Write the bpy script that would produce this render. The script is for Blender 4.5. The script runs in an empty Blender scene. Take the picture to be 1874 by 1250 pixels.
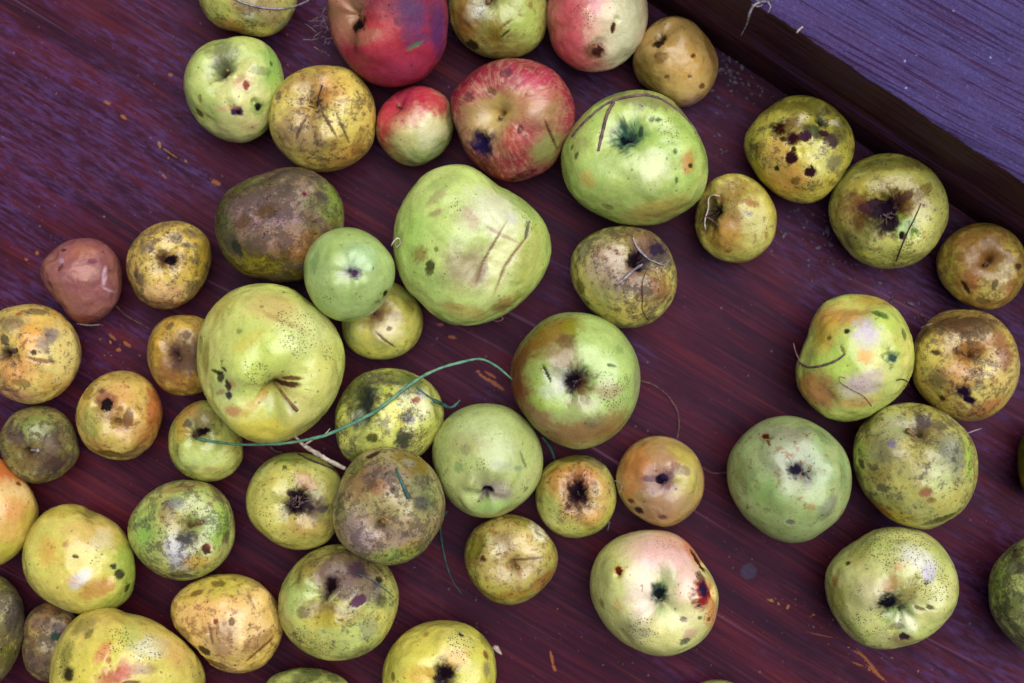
import bpy, math, random
import numpy as np
from mathutils import Vector

# ---------------------------------------------------------------- camera, sky, sun, exposure
SC = bpy.context.scene
COL = SC.collection
H = 0.75                      # camera height above the wood
W = 0.55                      # width of wood seen at z = 0
S = W / 1874.0                # metres per photograph pixel on the wood
CX, CY = 937.0, 625.0

cam = bpy.data.cameras.new("camera")
cam.sensor_width = 36.0
cam.lens = 36.0 * H / W
cam.clip_start = 0.02
cam.clip_end = 50
cam.dof.use_dof = True
cam.dof.focus_distance = H - 0.050
cam.dof.aperture_fstop = 4.0
cam_o = bpy.data.objects.new("camera", cam)
cam_o.location = (0, 0, H)
COL.objects.link(cam_o)
SC.camera = cam_o

world = bpy.data.worlds.new("World")
SC.world = world
world.use_nodes = True
wn = world.node_tree
wn.nodes.clear()
sky = wn.nodes.new("ShaderNodeTexSky")
sky.sky_type = 'NISHITA'
sky.sun_disc = False
SUN_EL, SUN_AZ = 68.0, 46.0   # degrees above horizon, clockwise from +Y
sky.sun_elevation = math.radians(SUN_EL)
sky.sun_rotation = math.radians(SUN_AZ)
sky.air_density = 1.3
sky.dust_density = 1.0
bg = wn.nodes.new("ShaderNodeBackground")
bg.inputs["Strength"].default_value = 0.05
wo = wn.nodes.new("ShaderNodeOutputWorld")
wn.links.new(sky.outputs[0], bg.inputs[0])
wn.links.new(bg.outputs[0], wo.inputs[0])

sun = bpy.data.lights.new("sun", 'SUN')
sun.energy = 4.8
sun.angle = math.radians(68)
sun.color = (1.0, 0.98, 0.96)
sun_o = bpy.data.objects.new("sun", sun)
COL.objects.link(sun_o)
el, az = math.radians(SUN_EL), math.radians(SUN_AZ)
sd = Vector((math.sin(az) * math.cos(el), math.cos(az) * math.cos(el), math.sin(el)))
sun_o.rotation_euler = sd.to_track_quat('Z', 'Y').to_euler()

SC.view_settings.view_transform = 'Standard'
SC.view_settings.look = 'None'
SC.view_settings.gamma = 1.0
SC.view_settings.use_curve_mapping = False
SC.view_settings.exposure = 0.04


# ---------------------------------------------------------------- helpers
def lin(c, k=1.0):
    c = np.asarray(c, float) / 255.0
    v = np.where(c <= 0.04045, c / 12.92, ((c + 0.055) / 1.055) ** 2.4)
    return v * k


def rgba(c, k=1.0):
    v = lin(c, k)
    return (float(v[0]), float(v[1]), float(v[2]), 1.0)


_T = np.random.RandomState(7).rand(32, 32, 32)


def vnoise(p):
    """value noise, p (n,3) -> 0..1"""
    i = np.floor(p).astype(int)
    f = p - i
    f = f * f * (3 - 2 * f)
    i &= 31
    j = (i + 1) & 31
    x0, y0, z0 = i.T
    x1, y1, z1 = j.T
    fx, fy, fz = f.T
    a = _T[x0, y0, z0] * (1 - fx) + _T[x1, y0, z0] * fx
    b = _T[x0, y1, z0] * (1 - fx) + _T[x1, y1, z0] * fx
    c = _T[x0, y0, z1] * (1 - fx) + _T[x1, y0, z1] * fx
    d = _T[x0, y1, z1] * (1 - fx) + _T[x1, y1, z1] * fx
    return (a * (1 - fy) + b * fy) * (1 - fz) + (c * (1 - fy) + d * fy) * fz


def fbm(p, o=3):
    s = 0
    a = 0.5
    t = 0
    for k in range(o):
        s = s + a * vnoise(p * (2.03 ** k) + 11.3 * k)
        t += a
        a *= 0.55
    return s / t


def sstep(a, b, x):
    t = np.clip((x - a) / (b - a), 0, 1)
    return t * t * (3 - 2 * t)


def to_world(px, py, z):
    k = S * (H - z) / H
    return (px - CX) * k, -(py - CY) * k


def mesh_obj(name, verts, faces, mat, parent=None, smooth=True):
    me = bpy.data.meshes.new(name)
    me.from_pydata([tuple(v) for v in verts], [], faces)
    if smooth:
        me.polygons.foreach_set("use_smooth", [True] * len(me.polygons))
    me.materials.append(mat)
    me.update()
    o = bpy.data.objects.new(name, me)
    COL.objects.link(o)
    if parent:
        o.parent = parent
    return o


def tag(o, label=None, cat=None, group=None, kind=None):
    if label: o['label'] = label
    if cat: o['category'] = cat
    if group: o['group'] = group
    if kind: o['kind'] = kind
    return o


# ---------------------------------------------------------------- node helpers
class NT:
    def __init__(s, name):
        s.m = bpy.data.materials.new(name)
        s.m.use_nodes = True
        s.t = s.m.node_tree
        s.t.nodes.clear()
        s.out = s.t.nodes.new("ShaderNodeOutputMaterial")
        s.b = s.t.nodes.new("ShaderNodeBsdfPrincipled")
        s.t.links.new(s.b.outputs[0], s.out.inputs[0])

    def put(s, sock, v):
        if v is None: return
        if isinstance(v, bpy.types.NodeSocket):
            s.t.links.new(v, sock)
        elif isinstance(v, (tuple, list)) and len(v) == 3 and sock.type == 'RGBA':
            sock.default_value = (*v, 1.0)
        else:
            sock.default_value = v

    def attr(s, name):
        n = s.t.nodes.new("ShaderNodeAttribute")
        n.attribute_name = name
        return n

    def sep(s, v):
        n = s.t.nodes.new("ShaderNodeSeparateXYZ")
        s.put(n.inputs[0], v)
        return n.outputs

    def comb(s, x, y, z):
        n = s.t.nodes.new("ShaderNodeCombineXYZ")
        s.put(n.inputs[0], x); s.put(n.inputs[1], y); s.put(n.inputs[2], z)
        return n.outputs[0]

    def obco(s):
        n = s.t.nodes.new("ShaderNodeTexCoord")
        return n.outputs['Object']

    def math(s, op, a, b=None, c=None, clamp=False):
        n = s.t.nodes.new("ShaderNodeMath")
        n.operation = op
        n.use_clamp = clamp
        s.put(n.inputs[0], a)
        if b is not None: s.put(n.inputs[1], b)
        if c is not None: s.put(n.inputs[2], c)
        return n.outputs[0]

    def vmath(s, op, a, b=None):
        n = s.t.nodes.new("ShaderNodeVectorMath")
        n.operation = op
        s.put(n.inputs[0], a)
        if b is not None: s.put(n.inputs[1], b)
        return n.outputs[0]

    def noise(s, co, scale, detail=3, rough=0.55, dist=0.0, color=False):
        n = s.t.nodes.new("ShaderNodeTexNoise")
        s.put(n.inputs['Vector'], co)
        n.inputs['Scale'].default_value = scale
        n.inputs['Detail'].default_value = detail
        n.inputs['Roughness'].default_value = rough
        n.inputs['Distortion'].default_value = dist
        return n.outputs['Color'] if color else n.outputs['Fac']

    def voro(s, co, scale, rand=1.0, feature='F1'):
        n = s.t.nodes.new("ShaderNodeTexVoronoi")
        n.feature = feature
        s.put(n.inputs['Vector'], co)
        n.inputs['Scale'].default_value = scale
        n.inputs['Randomness'].default_value = rand
        return n.outputs['Distance'], (n.outputs['Color'] if feature == 'F1' else None)

    def mapr(s, v, a, b, c=0.0, d=1.0, smooth=True):
        n = s.t.nodes.new("ShaderNodeMapRange")
        n.interpolation_type = 'SMOOTHSTEP' if smooth else 'LINEAR'
        s.put(n.inputs['Value'], v)
        s.put(n.inputs['From Min'], a); s.put(n.inputs['From Max'], b)
        s.put(n.inputs['To Min'], c); s.put(n.inputs['To Max'], d)
        return n.outputs[0]

    def mix(s, f, a, b, mode='MIX'):
        n = s.t.nodes.new("ShaderNodeMix")
        n.data_type = 'RGBA'
        n.blend_type = mode
        s.put(n.inputs[0], f)
        s.put(n.inputs[6], a)
        s.put(n.inputs[7], b)
        return n.outputs[2]

    def ramp(s, f, stops):
        n = s.t.nodes.new("ShaderNodeValToRGB")
        e = n.color_ramp.elements
        while len(e) < len(stops): e.new(0.5)
        for k, (p, c) in enumerate(stops):
            e[k].position = p
            e[k].color = c if len(c) == 4 else (*c, 1)
        s.put(n.inputs[0], f)
        return n.outputs[0]

    def mapping(s, co, rot=(0, 0, 0), scale=(1, 1, 1), loc=(0, 0, 0)):
        n = s.t.nodes.new("ShaderNodeMapping")
        s.put(n.inputs[0], co)
        n.inputs['Location'].default_value = loc
        n.inputs['Rotation'].default_value = rot
        n.inputs['Scale'].default_value = scale
        return n.outputs[0]

    def bump(s, h, strength, dist, normal=None):
        n = s.t.nodes.new("ShaderNodeBump")
        s.put(n.inputs['Height'], h)
        n.inputs['Strength'].default_value = strength
        n.inputs['Distance'].default_value = dist
        if normal is not None: s.put(n.inputs['Normal'], normal)
        return n.outputs[0]

    def fin(s, color=None, rough=None, normal=None, spec=None, **kw):
        s.put(s.b.inputs['Base Color'], color)
        s.put(s.b.inputs['Roughness'], rough)
        s.put(s.b.inputs['Normal'], normal)
        s.put(s.b.inputs['Specular IOR Level'], spec)
        for k, v in kw.items():
            s.put(s.b.inputs[k], v)
        return s.m


# ---------------------------------------------------------------- materials
def mat_skin():
    """apple skin: the large patches come as vertex colour, the small marks are nodes"""
    n = NT("apple_skin")
    base = n.attr("skin").outputs['Color']
    msk = n.sep(n.attr("marks").outputs['Vector'])      # soot, specks, russet
    ms2 = n.sep(n.attr("marks_two").outputs['Vector'])  # dashes, streaks, gloss
    strk = n.attr("streak_co").outputs['Vector']
    oi = n.t.nodes.new("ShaderNodeObjectInfo")
    off = n.comb(n.math('MULTIPLY', oi.outputs['Random'], 9.1), n.math('MULTIPLY', oi.outputs['Random'], 4.7), 0.0)
    co = n.vmath('ADD', n.obco(), off)
    # broad mottling
    m1 = n.noise(co, 150, 3, 0.62)
    c = n.mix(n.mapr(m1, 0.35, 0.68, 0.0, 0.30), base, n.mix(1.0, base, (0.84, 0.88, 0.66), 'MULTIPLY'))
    m2 = n.noise(co, 520, 2, 0.6)
    c = n.mix(n.mapr(m2, 0.42, 0.70, 0.0, 0.34), c, n.mix(1.0, c, (1.22, 1.15, 1.05), 'MULTIPLY'))
    m3 = n.noise(co, 1100, 1, 0.6)
    c = n.mix(n.mapr(m3, 0.5, 0.75, 0.0, 0.35), c, n.mix(1.0, c, (0.62, 0.58, 0.5), 'MULTIPLY'))
    # red streaks from stem to calyx
    s1 = n.noise(strk, 9.0, 3, 0.7)
    s2 = n.noise(strk, 26.0, 2, 0.7)
    sm = n.mapr(n.math('ADD', n.math('ADD', n.math('MULTIPLY', s1, 0.42), n.math('MULTIPLY', s2, 0.23)), n.math('MULTIPLY', n.noise(co, 230, 3, 0.7), 0.35)), 0.47, 0.60)
    c = n.mix(n.math('MULTIPLY', sm, n.math('MULTIPLY', ms2[1], 0.8), clamp=True), c, rgba((206, 150, 116), 0.7), 'LIGHTEN')
    s3 = n.mapr(n.noise(strk, 15.0, 3, 0.7), 0.5, 0.66)
    c = n.mix(n.math('MULTIPLY', s3, n.math('MULTIPLY', ms2[1], 0.45), clamp=True), c, rgba((140, 26, 44), 0.75))
    # russet
    r1 = n.noise(co, 210, 4, 0.72)
    rm = n.mapr(n.math('ADD', r1, n.math('MULTIPLY', msk[2], 0.30)), 0.66, 0.80)
    c = n.mix(n.math('MULTIPLY', rm, 0.7), c, n.mix(n.noise(co, 700, 3), rgba((150, 100, 45), 0.8), rgba((120, 82, 52), 0.75)), 'DARKEN')
    # grey sooty clouds, hard and ragged on one side
    q1 = n.noise(co, 120, 5, 0.70)
    q1b = n.noise(n.vmath('ADD', co, (3.1, 1.7, 0.4)), 290, 4, 0.72)
    q = n.math('ADD', n.math('MULTIPLY', q1, 0.55), n.math('MULTIPLY', q1b, 0.45))
    q = n.math('ADD', q, n.math('MULTIPLY_ADD', m3, 0.16, -0.08))
    qm = n.mapr(n.math('ADD', q, n.math('MULTIPLY', msk[0], 0.38)), 0.660, 0.760)
    qc = n.mix(n.noise(co, 190, 2), rgba((78, 70, 52), 0.6), rgba((84, 66, 72), 0.65))
    c = n.mix(n.math('MULTIPLY', qm, 0.68), c, qc, 'DARKEN')
    qd = n.mapr(n.math('ADD', n.noise(n.vmath('ADD', co, (1.3, 5.7, 2.4)), 340, 4, 0.74), n.math('MULTIPLY', msk[0], 0.15)), 0.695, 0.745)
    c = n.mix(n.math('MULTIPLY', qd, 0.75), c, rgba((40, 32, 24), 0.6))
    # flyspeck dots
    d, dc = n.voro(co, 900, 1.0)
    dsize = n.math('MULTIPLY_ADD', n.sep(dc)[0], 0.20, 0.16)
    dots = n.math('SUBTRACT', 1.0, n.mapr(n.math('SUBTRACT', d, dsize), 0.0, 0.09))
    cl = n.mapr(n.math('ADD', n.noise(co, 85, 3), n.math('MULTIPLY', msk[1], 0.42)), 0.70, 0.86)
    c = n.mix(n.math('MULTIPLY', n.math('MULTIPLY', dots, cl), 0.78), c, rgba((48, 42, 36), 0.7))
    # sparse larger dots
    d2, dc2 = n.voro(n.vmath('ADD', co, (0.3, 0.7, 0.1)), 185, 1.0)
    sz2 = n.math('MULTIPLY', n.math('GREATER_THAN', n.sep(dc2)[1], 0.60), n.math('MULTIPLY_ADD', n.sep(dc2)[0], 0.09, 0.035))
    w2 = n.math('MULTIPLY_ADD', n.noise(co, 900, 2), 0.08, -0.04)
    dots2 = n.math('SUBTRACT', 1.0, n.mapr(n.math('SUBTRACT', n.math('ADD', d2, w2), sz2), 0.0, 0.04))
    dots2 = n.math('MULTIPLY', dots2, n.math('GREATER_THAN', sz2, 0.01))
    c = n.mix(n.math('MULTIPLY', dots2, n.math('MULTIPLY_ADD', ms2[0], 0.45, 0.35)), c, rgba((66, 48, 34), 0.7))
    # pale lenticels
    d3, dc3 = n.voro(n.vmath('ADD', co, (0.9, 0.2, 0.5)), 330, 1.0)
    l3 = n.math('SUBTRACT', 1.0, n.mapr(d3, 0.05, 0.15))
    c = n.mix(n.math('MULTIPLY', l3, n.math('MULTIPLY_ADD', ms2[1], 0.5, 0.2)), c, n.mix(1.0, c, (1.5, 1.7, 1.7), 'MULTIPLY'))
    # short dark scratches in several directions
    wv = n.vmath('MULTIPLY', n.noise(co, 160, 2, color=True), (0.012, 0.012, 0.012))
    for k, rot in enumerate([(0.2, 0.3, 0.6), (0.5, -0.4, 2.1)]):
        cc = n.mapping(n.vmath('ADD', co, wv), rot=rot)
        cc = n.mapping(cc, scale=(1.0, 6.5, 2.5), loc=(k * 1.7, k * 0.9, 0))
        dv, dvc = n.voro(cc, 88, 1.0)
        sp = n.sep(dvc)
        pick = n.math('GREATER_THAN', sp[0], n.math('SUBTRACT', 0.96, n.math('MULTIPLY', ms2[0], 0.26)))
        ln = n.math('SUBTRACT', 1.0, n.mapr(dv, n.math('MULTIPLY', sp[1], 0.12), n.math('MULTIPLY_ADD', sp[1], 0.16, 0.07)))
        c = n.mix(n.math('MULTIPLY', n.math('MULTIPLY', ln, pick), 0.62), c, rgba((70, 52, 40), 0.7))
    # ragged dark flecks
    fc = n.mapping(n.mapping(n.vmath('ADD', co, wv), rot=(0.4, 0.2, 1.0)), scale=(1.0, 2.6, 1.7))
    fl = n.mapr(n.math('ADD', n.noise(fc, 250, 3, 0.66), n.math('MULTIPLY', ms2[0], 0.085)), 0.705, 0.745)
    c = n.mix(n.math('MULTIPLY', fl, 0.68), c, rgba((66, 48, 32), 0.65))
    # dusty bloom
    bl = n.mapr(n.noise(co, 75, 4, 0.6), 0.52, 0.72)
    c = n.mix(n.math('MULTIPLY', bl, 0.22), c, n.mix(1.0, c, (1.25, 1.25, 1.5), 'MULTIPLY'))
    rough = n.math('ADD', n.math('MULTIPLY_ADD', m2, 0.18, 0.22), n.math('ADD', n.math('MULTIPLY', qm, 0.16), n.math('MULTIPLY', ms2[2], -0.15)))
    nb = n.bump(n.noise(co, 330, 4, 0.72), 0.6, 0.00045)
    n.b.inputs['Coat Roughness'].default_value = 0.36
    bw = n.t.nodes.new("ShaderNodeRGBToBW")
    n.put(bw.inputs[0], c)
    m = n.fin(c, rough, nb, n.mapr(bw.outputs[0], 0.03, 0.22, 0.03, 0.55))   # corky scabs and rot are dull
    n.put(n.b.inputs['Coat Weight'], n.mapr(bw.outputs[0], 0.05, 0.25, 0.0, 0.24))
    n.b.inputs['Subsurface Weight'].default_value = 0.0
    n.b.inputs['Subsurface Radius'].default_value = (1.0, 0.7, 0.3)
    n.b.inputs['Subsurface Scale'].default_value = 0.0025
    return m


GRAIN = math.radians(31)     # grain runs from upper left to lower right


def mat_table():
    n = NT("stained_red_wood")
    co = n.mapping(n.obco(), rot=(0, 0, GRAIN))
    wob = n.vmath('ADD', co, n.vmath('MULTIPLY', n.noise(n.mapping(co, scale=(3, 9, 1)), 1, 2, color=True), (0.0, 0.012, 0.0)))
    g1 = n.noise(n.mapping(wob, scale=(3.6, 60, 1)), 1.0, 7, 0.66)
    g2 = n.noise(n.mapping(wob, scale=(11, 270, 1)), 1.0, 5, 0.62)
    g3 = n.noise(n.mapping(wob, scale=(16, 560, 1)), 1.0, 3, 0.6)
    c = n.ramp(g1, [(0.30, rgba((26, 9, 24))), (0.46, rgba((48, 13, 30))), (0.58, rgba((66, 20, 32))), (0.72, rgba((94, 34, 30)))])
    c = n.mix(n.mapr(g2, 0.50, 0.70, 0, 0.42), c, n.mix(n.noise(co, 9, 2), rgba((92, 36, 36)), rgba((74, 30, 54))))
    c = n.mix(n.mapr(g2, 0.48, 0.30, 0, 0.5), c, rgba((26, 10, 28)))
    c = n.mix(n.mapr(g3, 0.48, 0.33, 0, 0.5), c, rgba((24, 8, 18)))
    c = n.mix(n.mapr(g3, 0.53, 0.70, 0, 0.26), c, rgba((112, 56, 48)))
    # orange rubbed streaks
    o1 = n.noise(n.mapping(wob, scale=(3.2, 55, 1), loc=(4, 2, 0)), 1.0, 5, 0.6)
    c = n.mix(n.mapr(o1, 0.60, 0.74, 0, 0.6), c, rgba((112, 48, 28)))
    # open wood's sky sheen painted in as a violet-blue film, mostly toward the upper left and right side
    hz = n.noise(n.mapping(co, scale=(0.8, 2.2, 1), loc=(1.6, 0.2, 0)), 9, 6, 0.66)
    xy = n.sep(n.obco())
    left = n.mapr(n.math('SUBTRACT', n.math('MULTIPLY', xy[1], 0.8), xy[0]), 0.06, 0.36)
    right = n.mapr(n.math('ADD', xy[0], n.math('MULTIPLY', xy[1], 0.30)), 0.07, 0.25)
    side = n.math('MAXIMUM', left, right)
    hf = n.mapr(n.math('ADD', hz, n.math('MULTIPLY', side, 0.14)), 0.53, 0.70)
    sheen = n.mix(n.noise(co, 60, 3), rgba((60, 34, 88)), rgba((84, 72, 134)))
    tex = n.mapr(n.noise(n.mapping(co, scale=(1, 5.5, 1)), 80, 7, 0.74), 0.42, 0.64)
    c = n.mix(n.math('MULTIPLY', n.math('MULTIPLY', hf, tex), 0.85), c, sheen)
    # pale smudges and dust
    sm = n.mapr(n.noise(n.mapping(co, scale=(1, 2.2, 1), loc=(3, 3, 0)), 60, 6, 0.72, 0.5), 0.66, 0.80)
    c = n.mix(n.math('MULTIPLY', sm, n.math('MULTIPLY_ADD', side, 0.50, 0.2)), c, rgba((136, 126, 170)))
    wn_ = n.noise(n.mapping(co, scale=(1, 1.7, 1), loc=(7, 1, 0)), 22, 6, 0.7)
    c = n.mix(n.mapr(wn_, 0.52, 0.68, 0, 0.35), c, rgba((78, 40, 58)))
    c = n.mix(n.mapr(wn_, 0.46, 0.32, 0, 0.45), c, rgba((36, 14, 24)))
    # scratches along and slightly off the grain
    for sc, rt, a in (((2.6, 210, 1), 0.02, 0.5), ((3.5, 260, 1), -0.07, 0.35)):
        s = n.noise(n.mapping(n.mapping(co, rot=(0, 0, rt)), scale=sc, loc=(rt * 60, 5, 0)), 1.0, 1, 0.4)
        c = n.mix(n.math('MULTIPLY', n.mapr(s, 0.70, 0.78), a), c, rgba((118, 92, 130)))
    d, dc = n.voro(n.obco(), 150, 1.0)
    dd = n.math('MULTIPLY', n.math('SUBTRACT', 1, n.mapr(d, 0.05, 0.13)), n.math('GREATER_THAN', n.sep(dc)[0], 0.86))
    c = n.mix(n.math('MULTIPLY', dd, 0.4), c, rgba((130, 118, 150)))
    d, dc = n.voro(n.obco(), 420, 1.0)
    dd = n.math('MULTIPLY', n.math('SUBTRACT', 1, n.mapr(d, 0.08, 0.2)), n.math('GREATER_THAN', n.sep(dc)[0], 0.92))
    c = n.mix(n.math('MULTIPLY', dd, 0.3), c, rgba((140, 118, 150)))
    # scraped varnish, bare yellow wood
    for (px, py, rx, ry, rot) in [(885, 690, 16, 3.2, 36), (905, 702, 26, 4, 34), (898, 686, 14, 2.6, 30), (875, 680, 4, 3, 0), (828, 617, 9, 4, 10), (806, 594, 7, 3, 0), (1000, 0, 0.1, 0.1, 0),
                                  (968 + 620 - 620 + 5, 1168 - 0, 0.1, 0.1, 0), (1588, 1210, 34, 2.6, 48), (1575, 1198, 20, 2.2, 30), (1604, 1232, 26, 3, 42), (1010, 1205, 3, 16, -12), (1014, 1222, 3, 10, -20),
                                  (1571, 1216, 12, 1.6, 20), (1505, 1163, 30, 1.0, 12), (233, 272, 0.1, 0.1, 0), (196, 188, 7, 4, 20), (226, 214, 7, 4, 40), (300, 322, 7, 2.2, 50), (395, 334, 12, 5, 28), (232, 630, 9, 4, 35), (205, 616, 10, 3, 45), (217, 640, 5, 4, 0),
                                  (312, 137, 5, 4, 0), (68, 463, 4, 4, 0), (48, 475, 4, 3, 0)]:
        if rx < 0.5: continue
        X, Y = to_world(px, py, 0)
        l = n.mapping(n.mapping(n.vmath('SUBTRACT', n.obco(), (X, Y, 0)), rot=(0, 0, math.radians(rot))), scale=(1 / (rx * S), 1 / (ry * S), 1))
        ll = n.vmath('MULTIPLY', l, (1, 1, 0))
        le = n.t.nodes.new("ShaderNodeVectorMath"); le.operation = 'LENGTH'
        n.put(le.inputs[0], ll)
        e = n.math('ADD', le.outputs['Value'], n.math('MULTIPLY_ADD', n.noise(n.obco(), 700, 3, 0.7), 1.7, -0.85))
        c = n.mix(n.mapr(e, 0.95, 0.70, 0, 0.85), c, rgba((142, 98, 50)))
    # the dark round knot plug
    X, Y = to_world(1370, 1046, 0)
    le = n.t.nodes.new("ShaderNodeVectorMath"); le.operation = 'DISTANCE'
    n.put(le.inputs[0], n.obco()); le.inputs[1].default_value = (X, Y, 0)
    e = n.math('ADD', le.outputs['Value'], n.math('MULTIPLY_ADD', n.noise(n.obco(), 300, 3, 0.7), 0.003, -0.0015))
    c = n.mix(n.mapr(e, 17 * S, 12 * S, 0, 0.85), c, n.mix(n.noise(n.obco(), 500, 4), rgba((30, 32, 56)), rgba((66, 68, 92))))
    rough = n.math('MULTIPLY_ADD', g2, 0.25, 0.36)
    h = n.math('ADD', n.math('MULTIPLY', g2, 0.7), n.math('ADD', n.math('MULTIPLY', g3, 0.4), n.math('MULTIPLY', sm, 0.2)))
    n.b.inputs['Specular Tint'].default_value = (0.75, 0.60, 1.0, 1)
    return n.fin(n.mix(1.0, c, (0.88, 0.64, 0.56), 'MULTIPLY'), rough, n.bump(h, 0.5, 0.0006), 0.12)


def mat_ledge(name, violet):
    n = NT(name)
    co = n.mapping(n.obco(), rot=(0, 0, math.radians(28.5)))
    if not violet:
        co = n.mapping(n.obco(), rot=(0, 0, math.radians(33.7)))
    wob = n.vmath('ADD', co, n.vmath('MULTIPLY', n.noise(n.mapping(co, scale=(6, 14, 6)), 1, 2, color=True), (0.0, 0.008, 0.0)))
    gz = 300 if not violet else 1
    gr = n.noise(n.mapping(wob, scale=(13, 640, gz)), 1.0, 3, 0.6)
    g2 = n.noise(n.mapping(wob, scale=(22, 900, gz * 2)), 1.0, 4, 0.6)
    if violet:
        c = n.mix(n.mapr(g2, 0.35, 0.65), rgba((54, 38, 78)), rgba((70, 56, 104)))
        big = n.noise(n.mapping(wob, scale=(8, 40, 1)), 1.0, 4, 0.6)
        c = n.mix(n.mapr(big, 0.46, 0.66, 0, 0.55), c, rgba((72, 46, 88)))
        lum = n.mapr(n.noise(n.obco(), 560, 4, 0.75), 0.40, 0.66)
        c = n.mix(n.math('MULTIPLY', lum, 0.42), c, rgba((86, 78, 130)))
        c = n.mix(n.mapr(n.noise(n.obco(), 900, 2, 0.7), 0.42, 0.30, 0, 0.6), c, rgba((38, 32, 74)))
        groove = n.math('MULTIPLY', n.mapr(gr, 0.45, 0.37), n.mapr(n.noise(n.mapping(wob, scale=(22, 60, 1)), 1.0, 3, 0.6), 0.30, 0.50))
        c = n.mix(n.math('MULTIPLY', groove, 0.8), c, n.mix(n.noise(co, 30, 2), rgba((30, 20, 60)), rgba((84, 26, 56))))
        d, dc = n.voro(n.obco(), 170, 1.0)
        ck = n.math('ADD', d, n.math('MULTIPLY_ADD', n.noise(n.obco(), 900, 2), 0.24, -0.12))
        dd = n.math('MULTIPLY', n.math('SUBTRACT', 1, n.mapr(ck, 0.03, 0.12)), n.math('GREATER_THAN', n.sep(dc)[0], 0.72))
        c = n.mix(n.math('MULTIPLY', dd, 0.7), c, rgba((170, 172, 215)))
        rough = 0.62
        h = n.math('ADD', n.math('MULTIPLY', groove, -1.0), n.math('ADD', n.math('MULTIPLY', g2, 0.6), n.math('MULTIPLY', lum, 0.35)))
        return n.fin(c, rough, n.bump(h, 0.9, 0.0009), 0.15)
    c = n.mix(n.mapr(g2, 0.35, 0.65), rgba((38, 20, 26)), rgba((72, 40, 42)))
    c = n.mix(n.mapr(gr, 0.50, 0.66, 0, 0.6), c, rgba((60, 42, 84)))
    fl = n.mapr(n.noise(n.mapping(co, scale=(1, 4, 4)), 220, 5, 0.7), 0.66, 0.74)
    c = n.mix(n.math('MULTIPLY', fl, 0.6), c, rgba((126, 112, 150)))
    return n.fin(n.mix(1.0, c, (1.25, 1.05, 1.25), 'MULTIPLY'), 0.55, n.bump(g2, 0.7, 0.0008), 0.12)


def mat_plain(name, c1, c2, rough=0.6, scale=300, stretch=(1, 1, 1), spec=0.3, trans=0.0):
    n = NT(name)
    co = n.mapping(n.obco(), scale=stretch)
    f = n.noise(co, scale, 4, 0.65)
    c = n.mix(n.mapr(f, 0.35, 0.65), rgba(c1, 0.85), rgba(c2, 0.85))
    return n.fin(c, rough, n.bump(f, 0.5, 0.0003), spec)


M_SKIN = mat_skin()
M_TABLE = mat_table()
M_LTOP = mat_ledge("violet_weathered_paint", True)
M_LSIDE = mat_ledge("brown_plank_side", False)
M_STEM = mat_plain("dry_stem_bark", (92, 62, 36), (140, 108, 62), 0.75, 500)
M_STEMDK = mat_plain("dark_stem_bark", (52, 34, 30), (96, 66, 44), 0.75, 500)
M_CALYX = mat_plain("withered_calyx", (46, 32, 36), (104, 84, 80), 0.85, 700)
M_GRASS = mat_plain("green_grass_skin", (58, 106, 84), (100, 144, 114), 0.5, 220)
M_GRASSDK = mat_plain("dark_grass_skin", (32, 62, 62), (64, 100, 92), 0.55, 220)
M_STRAW = mat_plain("pale_straw", (150, 134, 124), (206, 192, 176), 0.7, 300)
M_GREYROOT = mat_plain("grey_root", (104, 92, 104), (164, 152, 158), 0.8, 400)
M_TWIG = mat_plain("brown_twig_bark", (76, 54, 56), (120, 92, 88), 0.75, 300)
M_DKTWIG = mat_plain("dark_twig_bark", (40, 26, 24), (80, 58, 50), 0.75, 300)
M_CRUMB = mat_plain("plant_crumb", (48, 38, 50), (112, 98, 118), 0.85, 500)
M_YCRUMB = mat_plain("ochre_crumb", (122, 84, 44), (160, 118, 66), 0.8, 500)

# ---------------------------------------------------------------- the apples, one entry each
# outline and every mark: photograph pixels, turned into real positions on the fruit by the builder; some light marks are painted highlights
NC = dict(YG=(178, 196, 84), G=(146, 184, 74), M=(140, 184, 118), OR=(212, 150, 62), BR=(118, 76, 42), RU=(150, 126, 104), PU=(108, 88, 104),
          BK=(42, 28, 38), OL=(118, 114, 36), WH=(226, 222, 204), GR=(100, 102, 84), DG=(52, 62, 40), LI=(200, 188, 194), PK=(218, 130, 132), YE=(216, 200, 104))
APPLES = []


def A(out, c1, c2, amt, label, pits=(), P="", D="", SP="", stem=None, calyx=None, lift=0.0, rz=None, dash=0.3, streak=0.0, gloss=0.0, lump=0.03, stem_mat=None, group=None):
    APPLES.append(dict(out=out, c1=c1, c2=c2, amt=amt, label=label, pits=pits, P=P, D=D, SP=SP, stem=stem, calyx=calyx, lift=lift, rz=rz, dash=dash, streak=streak, gloss=gloss, lump=lump, stem_mat=stem_mat))


# 1
A("363,0 372,22 388,42 408,54 432,58 460,66 482,68 505,61 525,45 538,22 545,0 545,-35 525,-70 480,-95 430,-98 385,-75 362,-35",
  (200, 190, 104), (172, 180, 84), (.35, .3, .55), "mottled yellow apple cut by the top edge with a pale straw lying across it",
  P="455,28,9,7,0,WH,.6;470,10,40,16,0,RU,.6;422,47,28,9,15,OR,.7;500,35,22,14,0,RU,.5;400,20,18,20,0,YG,.6")
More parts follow.
